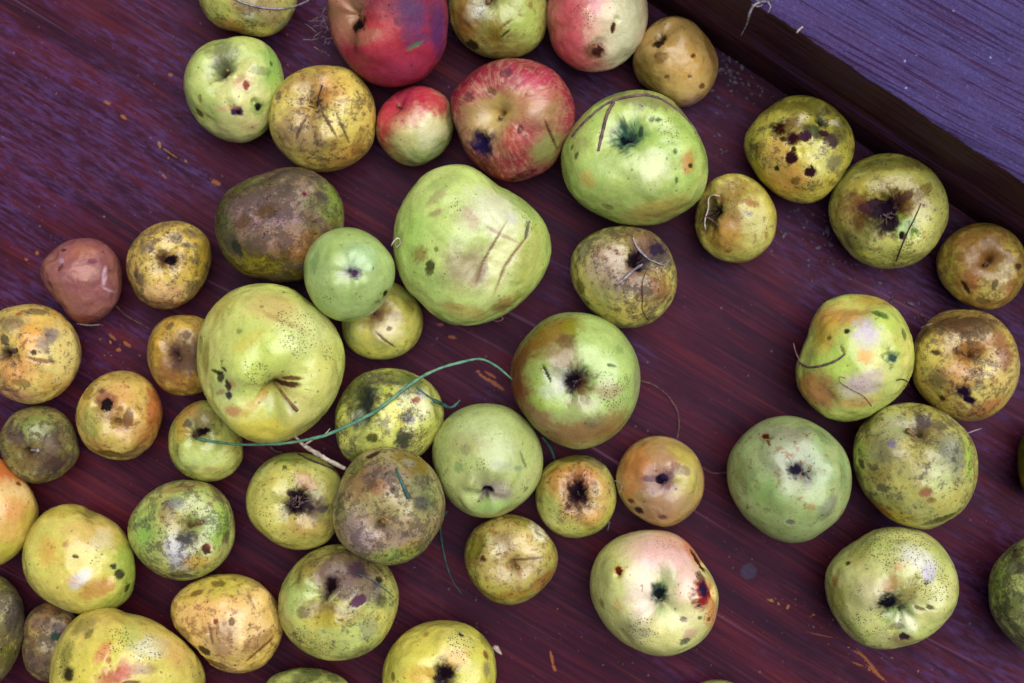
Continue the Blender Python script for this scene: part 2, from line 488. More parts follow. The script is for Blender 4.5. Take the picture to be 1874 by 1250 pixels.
# 2
A("447,66 478,74 500,92 514,118 520,146 513,185 500,222 478,248 445,262 412,257 380,240 355,212 339,175 336,145 344,115 362,90 385,76 415,70",
  (206, 208, 132), (178, 198, 96), (.18, .2, .1), "pale green apple with a purple and a black hole below its stem pit",
  pits=[('s', 421, 144, .34, .30, (112, 124, 80), 1.0)], stem=(417, 128, 5),
  P="408,103,20,30,-20,GR,.65;430,72,34,8,-10,GR,.75;480,130,20,9,0,GR,.45;450,156,6,8,0,(150,62,40),.95;444,152,14,12,0,(214,150,130),.5;433,203,12,10,10,(92,62,92),1;437,206,4,5,0,BK,1;473,195,6,7,0,BK,1;473,195,12,12,0,(130,160,50),.7;364,208,6,10,-20,BR,.85;366,180,4,8,0,BR,.6;500,120,18,46,0,(150,200,84),.7;415,198,22,4,-5,(218,160,120),.5;497,116,4,5,0,BK,.7;455,230,20,10,0,(224,190,150),.35",
  D="433,203,12,.05;473,195,8,.09;450,156,8,.04")
# 3
A("492,206 500,175 516,150 537,134 568,122 602,120 641,127 668,152 683,180 688,215 687,241 678,272 658,292 620,311 592,315 550,306 523,286 499,255",
  (224, 208, 118), (212, 188, 92), (.42, .3, .45), "yellow apple with a brown cracked crown and a black bristly stem pit",
  pits=[('s', 583, 200, .36, .24, (120, 76, 44), 1.15)], stem=(590, 156, 2.6),
  P="545,225,46,30,-40,(160,130,108),.7;560,150,46,18,-20,(158,128,84),.65;604,168,26,22,0,OR,.6;640,286,46,16,-25,OR,.55;655,262,9,30,20,BR,.45;628,235,2.5,34,-22,(110,80,60),.8;600,225,2.5,30,-30,(100,72,60),.8;552,230,3,24,20,(96,70,70),.7;575,262,30,16,0,(160,134,108),.6;508,175,7,10,30,(90,80,70),.7;640,190,30,40,0,(232,218,140),.6;581,262,3,5,0,(80,90,80),.7;560,195,20,24,0,(228,204,120),.5",
  D="583,240,30,.035;620,240,24,.03", stem_mat='D')
# 4
A("600,0 600,34 607,66 619,93 632,112 652,136 672,150 703,159 740,158 775,145 799,120 814,93 819,52 816,0 800,-40 760,-70 710,-80 650,-70 612,-40",
  (168, 54, 82), (156, 70, 92), (.12, .1, .05), "large dark red apple with violet bruises at the top edge",
  pits=[('c', 657, 42, .30, .20, (108, 104, 74), 1.0)], calyx=(5, 'd'),
  P="657,42,14,13,0,(34,26,24),1;630,20,34,40,0,(176,128,92),.75;660,66,34,14,0,(170,120,90),.6;745,8,26,16,-20,(104,80,112),.7;762,32,20,26,10,(100,80,120),.7;730,40,12,10,0,(110,76,100),.6;802,50,12,40,0,(92,66,120),.65;770,74,30,9,-25,(104,74,112),.6;790,10,12,22,0,(120,70,100),.5;742,62,10,12,0,(120,80,110),.5;690,58,36,34,0,(196,76,74),.65;735,128,52,14,-15,(176,60,100),.6;690,10,22,20,0,(150,74,82),.6;760,82,17,3,-32,(96,130,92),.85;712,110,44,22,15,(190,64,92),.5", dash=.4, gloss=.2)
# 5
A("822,0 826,45 844,76 868,96 906,108 940,107 974,93 995,69 1002,34 1000,0 985,-40 950,-68 905,-78 860,-65 830,-35",
  (134, 130, 40), (158, 166, 62), (.3, .25, .4), "olive green apple at the top edge between the dark red and pink ones",
  pits=[('s', 893, 10, .30, .22, (110, 104, 80), 1.0)], stem=(894, 6, 6),
  P="876,14,16,20,0,(196,194,176),.75;850,36,24,36,0,(166,112,20),.7;965,44,32,46,0,(190,206,104),.75;864,85,14,11,20,BK,.85;925,63,13,2,-38,BK,.9;926,44,14,2,-30,(110,80,40),.7;905,60,12,28,0,(150,130,40),.5", gloss=.25)
# 6
A("1003,0 1000,21 1004,58 1012,89 1033,114 1060,129 1091,132 1126,124 1157,100 1177,69 1186,28 1184,0 1170,-35 1135,-62 1090,-70 1045,-60 1015,-30",
  (228, 206, 186), (228, 192, 176), (.05, .3, .02), "pink and cream apple with an open brown wound at the top edge",
  P="1030,45,34,80,-5,(214,92,106),.85;1048,52,28,50,20,(220,96,108),.5;1055,-30,60,46,0,(216,130,136),.75;1050,105,40,24,30,(208,98,104),.75;1150,45,34,80,0,(222,220,186),.85;1090,12,10,14,0,(222,130,160),.5;1122,52,4,11,8,(96,52,30),1;1090,95,21,11,0,(142,92,72),1;1093,93,12,6,-5,(66,34,34),.95;1090,118,30,8,0,(206,120,116),.4", D="1122,52,6,.06;1091,94,15,.07", SP="1065,25,30,.8", streak=.16, gloss=.1)
# 7
A("1157,114 1162,90 1176,66 1190,48 1210,34 1239,29 1265,38 1286,58 1304,83 1315,114 1310,145 1292,175 1265,193 1244,197 1222,185 1195,168 1168,148",
  (196, 152, 62), (172, 132, 52), (.12, .15, .2), "plain ochre apple with a small black calyx, right of the pink one",
  pits=[('c', 1207, 80, .24, .13, (70, 46, 40), .8)], calyx=(4, 'd'),
  P="1207,80,11,9,0,BK,.95;1255,165,40,22,-20,(214,186,130),.75;1262,120,24,26,0,(214,176,100),.6;1268,102,5,4,0,(120,66,40),.9;1286,157,7,6,0,(110,62,52),.85;1262,140,4,3,0,(90,70,60),.8;1180,130,20,36,10,(122,112,44),.6;1207,106,14,10,0,(120,88,50),.6;1300,90,8,34,-15,(150,100,44),.5;1265,185,24,8,-15,(170,140,140),.5;1220,142,5,3,-20,BR,.8")
# 8
A("689,251 688,227 694,203 713,179 740,162 771,157 802,167 820,182 828,206 830,237 820,265 792,292 758,305 727,296 703,275",
  (206, 200, 152), (194, 190, 128), (.05, .1, .02), "small rosy apple fading to pale green, under the large dark red one",
  pits=[('s', 734, 197, .32, .18, (120, 50, 52), .9)], stem=(733, 196, 3.5),
  P="738,185,66,30,-20,(196,56,96),.95;700,228,16,50,5,(196,66,80),.85;790,180,46,20,25,(196,56,82),.85;740,215,46,22,-20,(200,82,96),.5;790,280,44,26,-25,(150,168,98),.75;786,240,26,26,0,(226,220,190),.55;722,285,26,14,30,(180,150,90),.5;826,230,7,30,0,(140,150,100),.6", streak=.22, gloss=.3, dash=.1)  # the pale mark right of centre is a painted highlight
# 9
A("826,206 825,172 844,151 871,127 906,111 947,107 985,114 1016,131 1040,162 1052,196 1050,234 1030,272 1009,306 974,325 940,333 909,329 875,306 854,282 840,248",
  (172, 56, 80), (172, 86, 94), (.1, .15, .05), "crimson streaked apple with a deep stem pit and a blue black hole beside it",
  pits=[('s', 916, 216, .33, .30, (176, 166, 100), 1.1)], stem=(917, 217, 5.5),
  P="900,222,40,34,0,(196,176,122),.75;935,190,30,20,0,(196,166,110),.6;870,205,16,12,0,(176,150,100),.6;1000,192,34,36,0,(186,166,118),.6;1002,272,34,26,-30,(156,162,92),.8;980,160,36,26,-30,(206,76,112),.6;886,262,17,21,-15,(48,38,76),1;925,132,12,9,0,(110,70,84),.8;858,176,9,9,0,(100,60,76),.7;898,166,8,6,0,(90,80,50),.7;952,237,5,8,0,(96,60,60),.8;1010,248,2.5,36,-30,(80,50,44),.8;955,322,30,4,-20,(90,60,40),.7;935,255,16,24,0,(186,50,50),.6;895,310,30,14,20,(150,80,50),.5",  # the pink mark at upper right is highlight put into the colour
  D="886,262,19,.13;905,270,24,.04", streak=.75, gloss=.15)
# 10
A("1027,303 1029,268 1043,241 1067,210 1102,182 1136,169 1171,164 1205,170 1236,188 1262,220 1279,248 1294,286 1296,320 1286,358 1262,382 1234,398 1205,411 1177,413 1143,411 1102,396 1060,372 1036,341",
  (176, 204, 94), (156, 194, 78), (.12, .2, .04), "large bright green apple with a dark twine looped over it",
  pits=[('c', 1147, 258, .36, .22, (128, 166, 112), .8)], calyx=(7, 'd'),
  P="1147,258,10,10,0,(30,38,48),1;1147,258,20,18,0,(52,84,84),.85;1142,236,4,14,0,(60,96,90),.7;1173,240,4,8,0,(50,84,60),.8;1205,217,6,3,0,(60,60,60),.8;1192,217,5,4,0,(60,80,90),.7;1180,180,66,13,8,(150,152,92),.85;1252,205,24,12,40,(120,116,84),.7;1262,296,14,18,0,(194,152,96),.8;1265,303,6,5,0,BK,.9;1239,330,4,6,0,(60,110,50),.9;1238,278,3,5,0,(50,90,60),.8;1205,384,52,18,-15,(196,174,104),.7;1075,330,14,16,0,(206,180,110),.6;1196,310,26,34,30,(216,216,176),.55;1130,300,40,22,0,(196,210,140),.5;1054,285,4,8,10,(96,90,60),.8;1046,270,4,6,0,(96,90,60),.7;1110,378,12,4,20,BR,.5;1065,262,12,12,0,(150,150,100),.5",
  SP="1220,235,34,.6;1280,340,30,.5", D="1262,300,12,.03", gloss=.3, dash=.4)
# 11
A("1274,385 1286,354 1303,330 1330,318 1361,320 1389,336 1409,361 1421,389 1421,410 1415,438 1392,465 1365,480 1337,480 1310,472 1286,451 1275,427",
  (192, 182, 82), (204, 198, 108), (.3, .7, .4), "small yellow apple with a hollow black rotten side and bent white straw",
  pits=[('c', 1304, 388, .42, .24, (60, 36, 40), .75)],
  P="1325,430,34,34,0,(196,146,44),.75;1345,348,40,20,0,(148,116,66),.7;1340,390,22,26,0,(160,120,76),.6;1385,402,22,36,0,(212,206,156),.65;1377,371,16,7,10,(166,96,50),.7;1300,395,18,22,0,BK,.85;1298,368,14,10,0,(60,42,40),.7;1372,392,8,6,0,(120,110,130),.5",
  D="1305,395,16,.10")
# 12
A("1361,268 1363,248 1382,220 1413,193 1440,177 1468,174 1502,182 1533,203 1556,231 1564,258 1561,289 1544,317 1526,344 1502,366 1475,373 1440,366 1406,344 1378,310",
  (210, 198, 80), (194, 188, 72), (.42, .7, .25), "yellow apple dotted with round dark red scabs, close to the plank",
  pits=[('c', 1488, 233, .20, .09, (44, 72, 64), .9)], calyx=(4, 'd'),
  P="1490,238,24,12,20,(50,74,66),.8;1428,236,16,16,0,(64,30,28),1;1450,253,12,12,0,(70,32,48),1;1473,249,12,10,0,(84,52,72),1;1449,290,11,12,0,(66,36,44),1;1483,314,11,10,0,(70,40,50),1;1507,243,9,7,0,(76,46,56),.95;1525,258,16,14,20,(92,68,76),.9;1420,308,5,5,0,(50,40,30),.95;1452,273,5,5,0,(60,34,36),.95;1431,254,5,5,0,(50,30,30),.9;1444,328,40,26,0,(216,156,62),.7;1420,278,24,22,0,(216,166,80),.6;1500,300,22,24,0,(228,222,150),.75;1455,225,18,14,0,(150,122,80),.7;1388,272,9,16,20,(140,114,60),.7;1470,192,62,14,5,(86,84,44),.6;1528,298,18,12,-20,(90,86,96),.6;1540,240,12,20,-20,(80,76,60),.6;1455,332,10,7,-30,(110,88,40),.7",
  D="1428,236,14,.03;1449,290,10,.025;1483,314,9,.02", gloss=.2)
# 13
A("1516,375 1526,344 1551,310 1585,289 1623,280 1664,287 1699,306 1723,334 1736,372 1733,413 1726,424 1705,458 1678,480 1640,491 1599,489 1564,472 1537,441 1520,410",
  (204, 204, 100), (182, 186, 82), (.36, .6, .4), "yellow green apple with a crusted black crown and a thin stalk across it",
  pits=[('c', 1622, 385, .40, .22, (110, 74, 44), 1.0)], calyx=(12, 'd'),
  P="1622,383,28,24,-20,(40,24,42),1;1628,408,12,14,0,BK,1;1585,380,14,9,20,(80,50,60),.8;1655,362,16,8,-30,(90,60,60),.8;1570,405,12,12,0,(110,80,50),.7;1600,372,12,8,-20,(60,34,50),.9;1617,376,30,24,-30,(46,28,48),.95;1628,408,15,20,20,(60,34,54),.9;1608,378,70,40,-10,(164,112,42),.6;1568,372,20,18,0,(120,78,60),.7;1690,350,22,10,-40,(120,90,50),.6;1656,416,22,18,0,(134,176,62),.8;1651,432,5,7,0,BK,1;1694,425,24,36,0,(212,210,140),.6;1590,420,24,14,0,(110,110,60),.6;1560,445,24,12,20,(110,112,50),.6;1632,299,70,12,0,(96,88,50),.6;1585,340,30,16,0,(190,180,80),.5;1640,470,30,12,0,(196,200,100),.5",
  D="1651,430,8,.07;1620,385,30,.05", dash=.6)
# 14
A("1713,479 1719,455 1736,434 1760,417 1791,408 1826,412 1853,427 1871,448 1878,479 1876,510 1864,535 1840,558 1809,568 1771,558 1740,537 1719,510",
  (202, 178, 84), (180, 150, 56), (.22, .35, .75), "brown yellow apple with a dark stem stub, against the plank at right edge",
  pits=[('s', 1794, 478, .36, .24, (62, 38, 28), .9)], stem=(1800, 486, 6),
  P="1795,490,40,34,0,(156,108,52),.7;1780,440,40,18,0,(168,122,46),.6;1824,520,22,32,20,(216,206,132),.7;1770,520,20,16,0,(196,130,70),.6;1740,500,16,30,0,(196,190,96),.6;1767,526,3,16,-35,(50,40,50),.9;1820,522,5,10,10,(66,50,80),.8;1864,489,8,6,0,(60,40,60),.9;1799,552,14,7,20,(56,52,40),.7;1850,530,12,14,0,(190,130,70),.6", dash=.6, stem_mat='D')
# 15
A("392,413 396,382 413,351 444,332 482,318 523,306 551,306 585,320 613,344 628,372 630,406 624,440 610,470 590,495 560,512 528,516 482,513 440,499 413,475 399,444",
  (138, 118, 98), (118, 108, 66), (.62, .3, .45), "lumpy mauve and brown russeted apple behind the small mint green one",
  P="480,388,66,36,-15,(154,126,126),.75;548,342,46,26,0,(156,134,116),.65;540,445,56,26,10,(156,110,44),.75;606,366,20,38,-15,(134,152,54),.85;450,335,34,8,-15,(130,146,54),.8;410,420,18,56,-10,(92,102,50),.75;557,353,4,4,0,(150,36,92),1;488,384,18,13,-30,(110,78,42),.8;446,408,14,14,0,(104,74,44),.7;432,456,9,18,-30,(52,60,62),.8;575,372,20,16,0,(128,130,80),.6;480,490,50,16,15,(150,140,50),.7;588,358,14,6,20,(96,66,84),.7;520,345,14,12,0,(104,100,88),.6;500,430,40,26,0,(150,126,120),.5;520,400,26,12,0,(146,118,128),.6",
  D="440,430,44,.05;515,390,36,.03", lump=.05)
# 16
A("556,499 559,468 575,441 599,424 630,416 648,417 678,429 703,451 720,475 723,503 713,537 692,565 665,582 634,589 612,585 585,568 564,537",
  (156, 190, 112), (146, 184, 96), (.05, .35, .08), "small smooth mint green apple resting on top of its neighbours",
  pits=[('c', 648, 499, .22, .08, (170, 172, 158), 1.1)], calyx=(7, 'm'),
  P="648,500,6,6,0,(84,66,92),1;648,499,12,11,0,(110,90,112),.7;706,537,5,7,20,(70,46,30),.95;706,537,11,11,0,(150,150,100),.5;692,553,6,5,0,(140,120,100),.7;660,470,26,26,0,(176,206,160),.6;575,480,8,22,15,(110,150,90),.5;590,560,20,16,0,(150,180,100),.4;683,492,2.5,3,0,(60,80,50),.8",
  SP="600,548,20,.8;615,450,16,.5", gloss=.1, dash=.15, lump=.015, lift=.030)
# 17
A("751,537 768,558 774,585 770,613 754,637 727,653 696,658 665,653 641,639 627,616 625,596 630,560 650,530 685,512 725,518",
  (196, 192, 96), (172, 184, 76), (.25, .3, .25), "yellow green apple half hidden beneath the small mint green one",
  pits=[('c', 690, 574, .34, .16, (120, 96, 66), .9)], calyx=(5, 'd'),
  P="700,582,26,22,-40,(152,122,96),.75;712,605,20,20,0,(216,206,164),.7;706,625,2.5,26,-50,(96,70,60),.8;712,602,5,4,0,(130,80,60),.8;750,560,10,18,0,(140,130,60),.6;650,640,16,8,20,(206,200,110),.5", lump=.03, rz=.80)
# 18
A("720,430 723,403 734,375 754,344 778,317 806,305 833,300 861,303 888,320 912,341 947,358 974,379 995,403 1004,423 1009,444 1007,475 992,510 964,544 930,572 895,589 861,596 826,594 795,579 768,551 747,534 734,510 723,479",
  (172, 204, 98), (188, 212, 112), (.15, .3, .08), "biggest green apple with pale bruised flesh and two long brown creases",
  P="905,385,46,34,35,(220,218,192),.75;852,488,34,34,-30,(170,152,126),.75;860,395,24,20,0,(186,180,140),.6;862,400,10,24,-30,(176,150,112),.6;905,470,30,56,20,(222,218,172),.65;768,467,14,15,0,(152,142,84),.85;785,492,8,15,10,(92,100,52),.85;786,487,8,8,0,(90,90,54),.8;797,456,4,5,0,(110,110,50),.7;920,560,20,14,-20,(166,146,94),.85;855,570,44,11,8,(186,166,100),.7;945,543,10,9,0,(150,140,70),.7;895,462,2.4,50,25,(142,106,76),.9;880,498,9,20,25,(130,104,84),.7;932,478,2.4,62,30,(146,114,78),.85;968,478,18,66,12,(184,178,104),.55;800,360,22,9,-40,(166,156,112),.6;798,390,14,6,-25,(150,120,100),.6;916,428,34,3,25,(160,126,96),.6;965,420,3,18,5,(80,70,80),.8;960,380,26,16,35,(150,170,90),.5;826,560,24,6,10,(180,160,100),.6;935,400,14,10,40,(206,206,200),.5;815,330,30,12,-20,(160,176,96),.5;756,430,24,40,0,(166,206,80),.5",  # the white patch at upper right is a highlight painted on the skin
  SP="850,370,40,.6;965,400,26,.8;760,530,30,.5", D="930,470,64,.06;885,480,30,.02;950,520,40,.02;915,345,40,.03", gloss=.15, dash=.35, rz=.80)
# 19
A("1043,489 1047,465 1064,441 1091,424 1129,414 1164,415 1198,427 1219,448 1232,475 1239,506 1236,537 1219,568 1191,591 1160,600 1129,599 1098,582 1067,551 1047,517",
  (200, 190, 106), (176, 178, 88), (.42, .35, .5), "mottled apple with dry straw stuck in its purple black sunken calyx",
  pits=[('c', 1166, 482, .34, .18, (92, 66, 74), 1.1)], calyx=(8, 'd'),
  P="1163,482,13,13,0,BK,1;1203,455,14,11,30,(58,46,70),.95;1195,462,30,30,20,(84,70,92),.85;1178,440,40,20,15,(134,104,82),.8;1110,478,38,36,0,(182,160,148),.75;1146,518,38,28,-20,(128,108,112),.6;1162,480,13,15,0,(40,30,40),.9;1212,525,18,26,0,(160,100,60),.65;1180,525,40,20,30,(150,122,112),.6;1160,570,44,22,0,(216,196,120),.65;1066,458,12,14,0,(140,140,120),.6;1060,525,10,14,-30,(110,104,40),.6;1130,568,9,5,0,(140,90,50),.6;1130,430,30,10,0,(150,130,80),.5",
  D="1190,470,34,.05", dash=.6)
# 20
A("74,503 77,479 93,462 117,444 148,436 179,439 203,455 219,479 223,513 217,548 200,572 175,589 148,593 127,582 114,561 93,537",
  (156, 102, 100), (164, 112, 98), (.06, .1, .05), "rotten reddish brown apple with wrinkled soft skin at the left",
  P="125,470,16,20,20,(170,106,110),.5;150,460,24,12,0,(190,120,76),.4;200,540,20,24,0,(160,106,110),.5;112,477,5,5,0,(170,150,170),.9;110,490,4,8,30,(90,50,60),.7;116,458,6,3,0,(80,44,50),.8;155,483,34,2.5,-15,(140,84,88),.4;191,505,3,17,5,(210,180,196),.8;200,531,14,2,30,(206,176,186),.7;92,467,2,9,15,(204,184,190),.7;150,585,30,7,0,(150,74,50),.6;152,495,20,14,0,(196,130,110),.5;170,478,8,5,0,(110,60,90),.5;90,520,7,7,0,(130,60,64),.5",
  D="112,477,14,.09;148,470,14,.05;186,500,16,.04", lump=.05, dash=.1, gloss=.05)
# 21
A("231,493 234,462 251,434 275,415 306,405 330,405 361,417 382,438 387,465 382,496 365,530 341,554 310,566 282,563 255,548 241,523",
  (214, 184, 94), (202, 164, 80), (.5, .35, .3), "golden apple blotched with grey soot beside the rotten reddish one",
  pits=[('c', 311, 477, .27, .15, (56, 46, 52), .85)], calyx=(6, 'd'),
  P="311,477,12,9,0,BK,1;310,478,20,14,0,(110,72,56),.6;300,538,36,18,0,(228,192,152),.7;300,556,40,9,0,(214,150,86),.6;255,512,14,14,0,(98,88,84),.7;322,436,12,10,0,(110,92,84),.7;352,425,14,12,0,(110,98,84),.6;268,452,14,12,-30,(112,98,88),.7;370,480,16,40,0,(166,146,54),.6;247,503,6,10,0,(92,84,84),.7;342,446,10,5,0,(110,92,84),.7")
# 22
A("0,568 34,559 69,557 100,567 127,589 143,616 149,647 141,682 120,713 89,733 59,740 31,735 0,720 -20,695 -32,650 -20,600",
  (220, 194, 112), (216, 172, 84), (.42, .45, .3), "yellow apple with a deep cleft at the left edge below the rotten one",
  pits=[('s', 28, 648, .34, .28, (74, 58, 66), .9)], stem=(31, 641, 6),
  P="52,614,16,18,0,(226,170,52),.85;112,640,26,50,0,(226,212,150),.7;75,660,24,4,10,(150,90,80),.8;22,680,30,24,0,(222,150,86),.6;20,720,40,12,10,(226,160,130),.6;20,590,24,16,0,(110,94,90),.65;84,620,14,22,20,(124,106,110),.7;66,570,20,7,0,(110,104,90),.7;35,573,8,4,-20,(160,70,30),.8;8,622,10,10,0,(60,52,66),.8;62,645,6,5,0,(50,44,50),.9;38,702,18,8,10,(120,100,60),.6;100,610,12,10,0,(130,116,130),.5",
  D="50,655,16,.05", stem_mat='D')
# 23
A("270,637 275,613 289,592 310,579 337,577 365,580 392,600 406,650 395,695 372,716 337,724 310,720 289,703 275,678",
  (198, 164, 58), (178, 138, 52), (.3, .3, .65), "small golden apple with a purple sunken pit, left of the biggest yellow one",
  pits=[('s', 333, 650, .32, .22, (84, 52, 52), 1.0)], stem=(330, 658, 4),
  P="340,655,40,36,0,(112,86,84),.85;305,690,24,16,20,(150,92,60),.6;340,698,30,14,0,(206,166,80),.7;287,640,14,32,0,(196,160,50),.5;342,612,8,7,0,(70,66,76),.7;310,596,9,8,0,(100,92,70),.7", stem_mat='D')
# 24
A("360,651 363,616 375,582 399,551 427,530 461,520 499,519 537,529 564,551 595,575 616,603 628,630 632,658 626,696 613,730 585,768 551,795 509,811 471,811 440,799 409,771 382,737 365,696",
  (210, 214, 110), (194, 208, 92), (.14, .3, .06), "biggest yellow apple with a long brown stem curving out of its pit",
  pits=[('s', 516, 708, .30, .26, (140, 120, 56), .85)], stem=(544, 752, 5.5),
  P="500,562,42,24,8,(204,184,128),.75;515,588,46,5,25,(180,150,96),.5;405,562,20,28,40,(190,176,96),.6;402,690,9,10,-10,(64,46,42),.9;394,680,15,3,15,(50,40,36),.9;410,676,8,2.5,30,BK,.9;417,707,6,11,0,(70,48,54),.95;426,703,6,9,0,(190,140,80),.6;418,724,6,7,0,(66,54,76),.95;404,718,11,4,-20,(170,140,100),.8;426,752,16,9,10,(194,140,92),.8;412,712,22,26,0,(178,190,130),.5;374,655,11,28,0,(150,132,70),.65;366,632,5,20,0,(120,110,70),.5;480,788,76,20,5,(218,202,96),.7;600,690,24,54,0,(218,212,140),.6;520,701,20,5,-12,(86,44,50),.95;532,692,16,4,-5,(120,56,46),.9;535,745,34,24,20,(200,190,130),.6;505,730,18,22,0,(170,180,80),.5;470,735,26,8,-25,(200,164,80),.6;560,600,50,40,0,(218,220,160),.5;480,650,36,40,0,(200,216,90),.5;478,560,4,4,0,(120,110,50),.6;436,606,6,5,0,(120,130,50),.7;457,625,30,12,-35,(204,190,100),.5;540,783,20,8,0,(170,160,90),.3",  # the broad pale mark at upper right paints in a highlight
  SP="545,605,50,1.2;470,690,34,1.0;600,640,24,.7", D="512,735,56,.045;402,712,14,.035;500,760,30,.015", gloss=.25, dash=.55, rz=.86, lift=.011)
# 25
A("630,716 654,689 685,677 720,674 758,684 789,702 806,727 813,754 809,782 792,809 771,833 735,850 690,856 655,850 630,837 619,816 614,785 614,750",
  (196, 200, 64), (176, 188, 60), (.5, .5, .15), "black stained yellow green apple with two dark hollows, under the long grass blade",
  P="670,738,22,40,15,(50,52,62),.9;656,764,12,14,0,(170,180,150),.6;755,735,34,26,20,(228,226,190),.75;761,732,8,5,-10,(188,100,56),.95;773,723,12,8,0,(200,190,190),.6;748,766,13,10,0,(110,108,136),.75;715,730,12,24,0,(206,204,70),.5;738,805,16,15,0,(48,60,64),.85;680,803,12,8,-10,(66,70,30),.85;645,720,20,30,20,(80,90,30),.6;725,692,40,12,10,(80,92,34),.6;755,700,20,16,30,(90,110,50),.6;710,724,8,5,0,(80,80,60),.7;650,830,22,14,0,(110,120,40),.6;728,762,30,20,0,(214,208,96),.6;750,752,5,5,0,(160,150,120),.7",
  D="670,738,34,.16;750,772,10,.04;738,806,16,.04;715,820,12,.03", gloss=.3, dash=.5, lump=.04)
# 26
A("138,764 141,744 155,716 179,692 213,679 248,682 274,699 291,725 298,754 291,785 272,820 251,837 220,842 186,835 160,820 145,795",
  (212, 176, 92), (198, 172, 92), (.22, .3, .5), "yellow apple with two dark pits like eyes, below the small gold one",
  pits=[('s', 233, 770, .26, .12, (112, 76, 60), .8)],
  P="195,742,11,13,0,(40,24,30),1;188,726,20,14,30,(156,92,82),.7;196,745,20,20,0,(120,70,50),.5;233,768,8,20,5,(106,72,60),.75;232,778,16,22,0,(196,156,130),.4;284,740,13,46,0,(190,112,52),.8;270,800,18,24,20,(196,120,56),.6;165,782,20,34,0,(176,178,86),.65;175,815,20,14,30,(206,150,60),.5;200,832,24,8,10,(70,52,36),.7;250,828,24,10,-20,(110,84,80),.6;235,690,40,10,0,(170,150,90),.6;218,718,24,24,0,(222,170,96),.6;160,720,14,10,-40,(130,110,60),.6;216,740,20,40,0,(220,186,120),.5",
  D="195,742,13,.16;233,770,12,.08;214,752,20,-.02", lump=.04)
# 27
A("0,792 10,775 24,757 45,747 76,742 107,751 131,775 141,806 146,828 141,844 120,865 93,880 65,885 41,879 20,862 6,840",
  (140, 128, 64), (146, 144, 72), (.55, .2, .5), "dull green apple clouded purple brown with a pale tipped stem",
  pits=[('s', 69, 822, .32, .18, (92, 66, 70), .9)], stem=(71, 824, 5.5),
  P="70,776,40,16,0,(144,158,80),.8;64,792,22,20,0,(150,158,84),.6;92,810,24,26,20,(112,88,86),.8;30,802,26,14,30,(104,82,84),.8;80,848,52,18,0,(112,84,70),.75;105,850,24,14,0,(90,66,70),.7;28,830,20,20,0,(120,104,50),.5;15,780,10,12,0,(130,116,100),.5", stem_mat='P')
# 28
A("308,813 311,785 327,758 348,740 372,732 400,738 425,760 440,790 444,816 444,841 427,865 396,880 365,880 337,868 317,848",
  (186, 192, 76), (172, 190, 70), (.22, .15, .35), "yellow green apple under the left tip of the long grass blade",
  pits=[('c', 370, 790, .26, .12, (52, 44, 44), .8)], calyx=(6, 'd'),
  P="370,790,13,8,0,BK,1;360,796,8,4,-30,(60,50,40),.8;368,790,26,15,0,(110,96,64),.6;340,752,26,16,-30,(206,156,70),.7;330,786,14,18,0,(196,160,70),.6;340,773,8,10,20,(98,88,84),.8;375,762,30,14,10,(140,110,80),.6;370,842,42,16,0,(212,224,142),.65;385,860,14,5,0,(170,140,100),.5;350,856,14,5,0,(150,134,100),.5", gloss=.3)
# 29
A("0,838 21,851 45,879 62,906 71,934 65,965 45,999 21,1023 0,1035 -40,1026 -80,985 -95,935 -80,885 -40,845",
  (214, 188, 104), (212, 172, 92), (.12, .2, .2), "yellow apple with an orange bruised top cut off by the left edge",
  P="14,862,38,24,35,(206,118,42),.85;34,884,5,4,0,BR,.9;30,900,24,16,20,(226,200,150),.7;24,935,18,18,0,(224,160,96),.6;10,1010,40,18,0,(190,190,90),.6;55,960,10,30,0,(180,170,80),.5", lump=.02)
# 30
A("40,1026 45,992 62,958 86,934 120,922 151,925 172,937 193,946 220,965 237,992 246,1026 248,1057 241,1088 220,1109 195,1120 165,1125 134,1122 103,1109 69,1088 48,1061",
  (206, 200, 104), (208, 194, 98), (.12, .3, .15), "large pale yellow apple with a creased upper edge and small black scabs",
  P="146,1060,24,11,-40,(212,206,212),.75;172,1082,26,14,-15,(194,142,62),.7;195,1070,12,12,0,(196,140,60),.6;130,1062,12,8,0,(206,160,120),.5;85,1008,16,22,-20,(210,166,92),.6;160,975,46,22,10,(214,182,124),.6;120,997,6,6,0,(180,120,50),.7;208,1037,6,5,0,(50,46,44),.9;221,1052,8,10,-20,(58,46,50),.9;234,1077,4,8,20,(50,50,36),.85;236,1040,18,50,-5,(152,176,60),.7;215,1100,30,16,-25,(140,166,56),.6;139,1018,6,3,10,(70,56,40),.9;120,935,40,10,-10,(190,170,90),.6;185,988,16,20,10,(226,220,190),.5;165,935,24,5,10,(120,100,50),.5",  # the lilac white mark below the middle is a painted highlight
  D="168,930,30,.06;215,1045,12,.03", SP="180,1005,30,.7", gloss=.3, dash=.35)
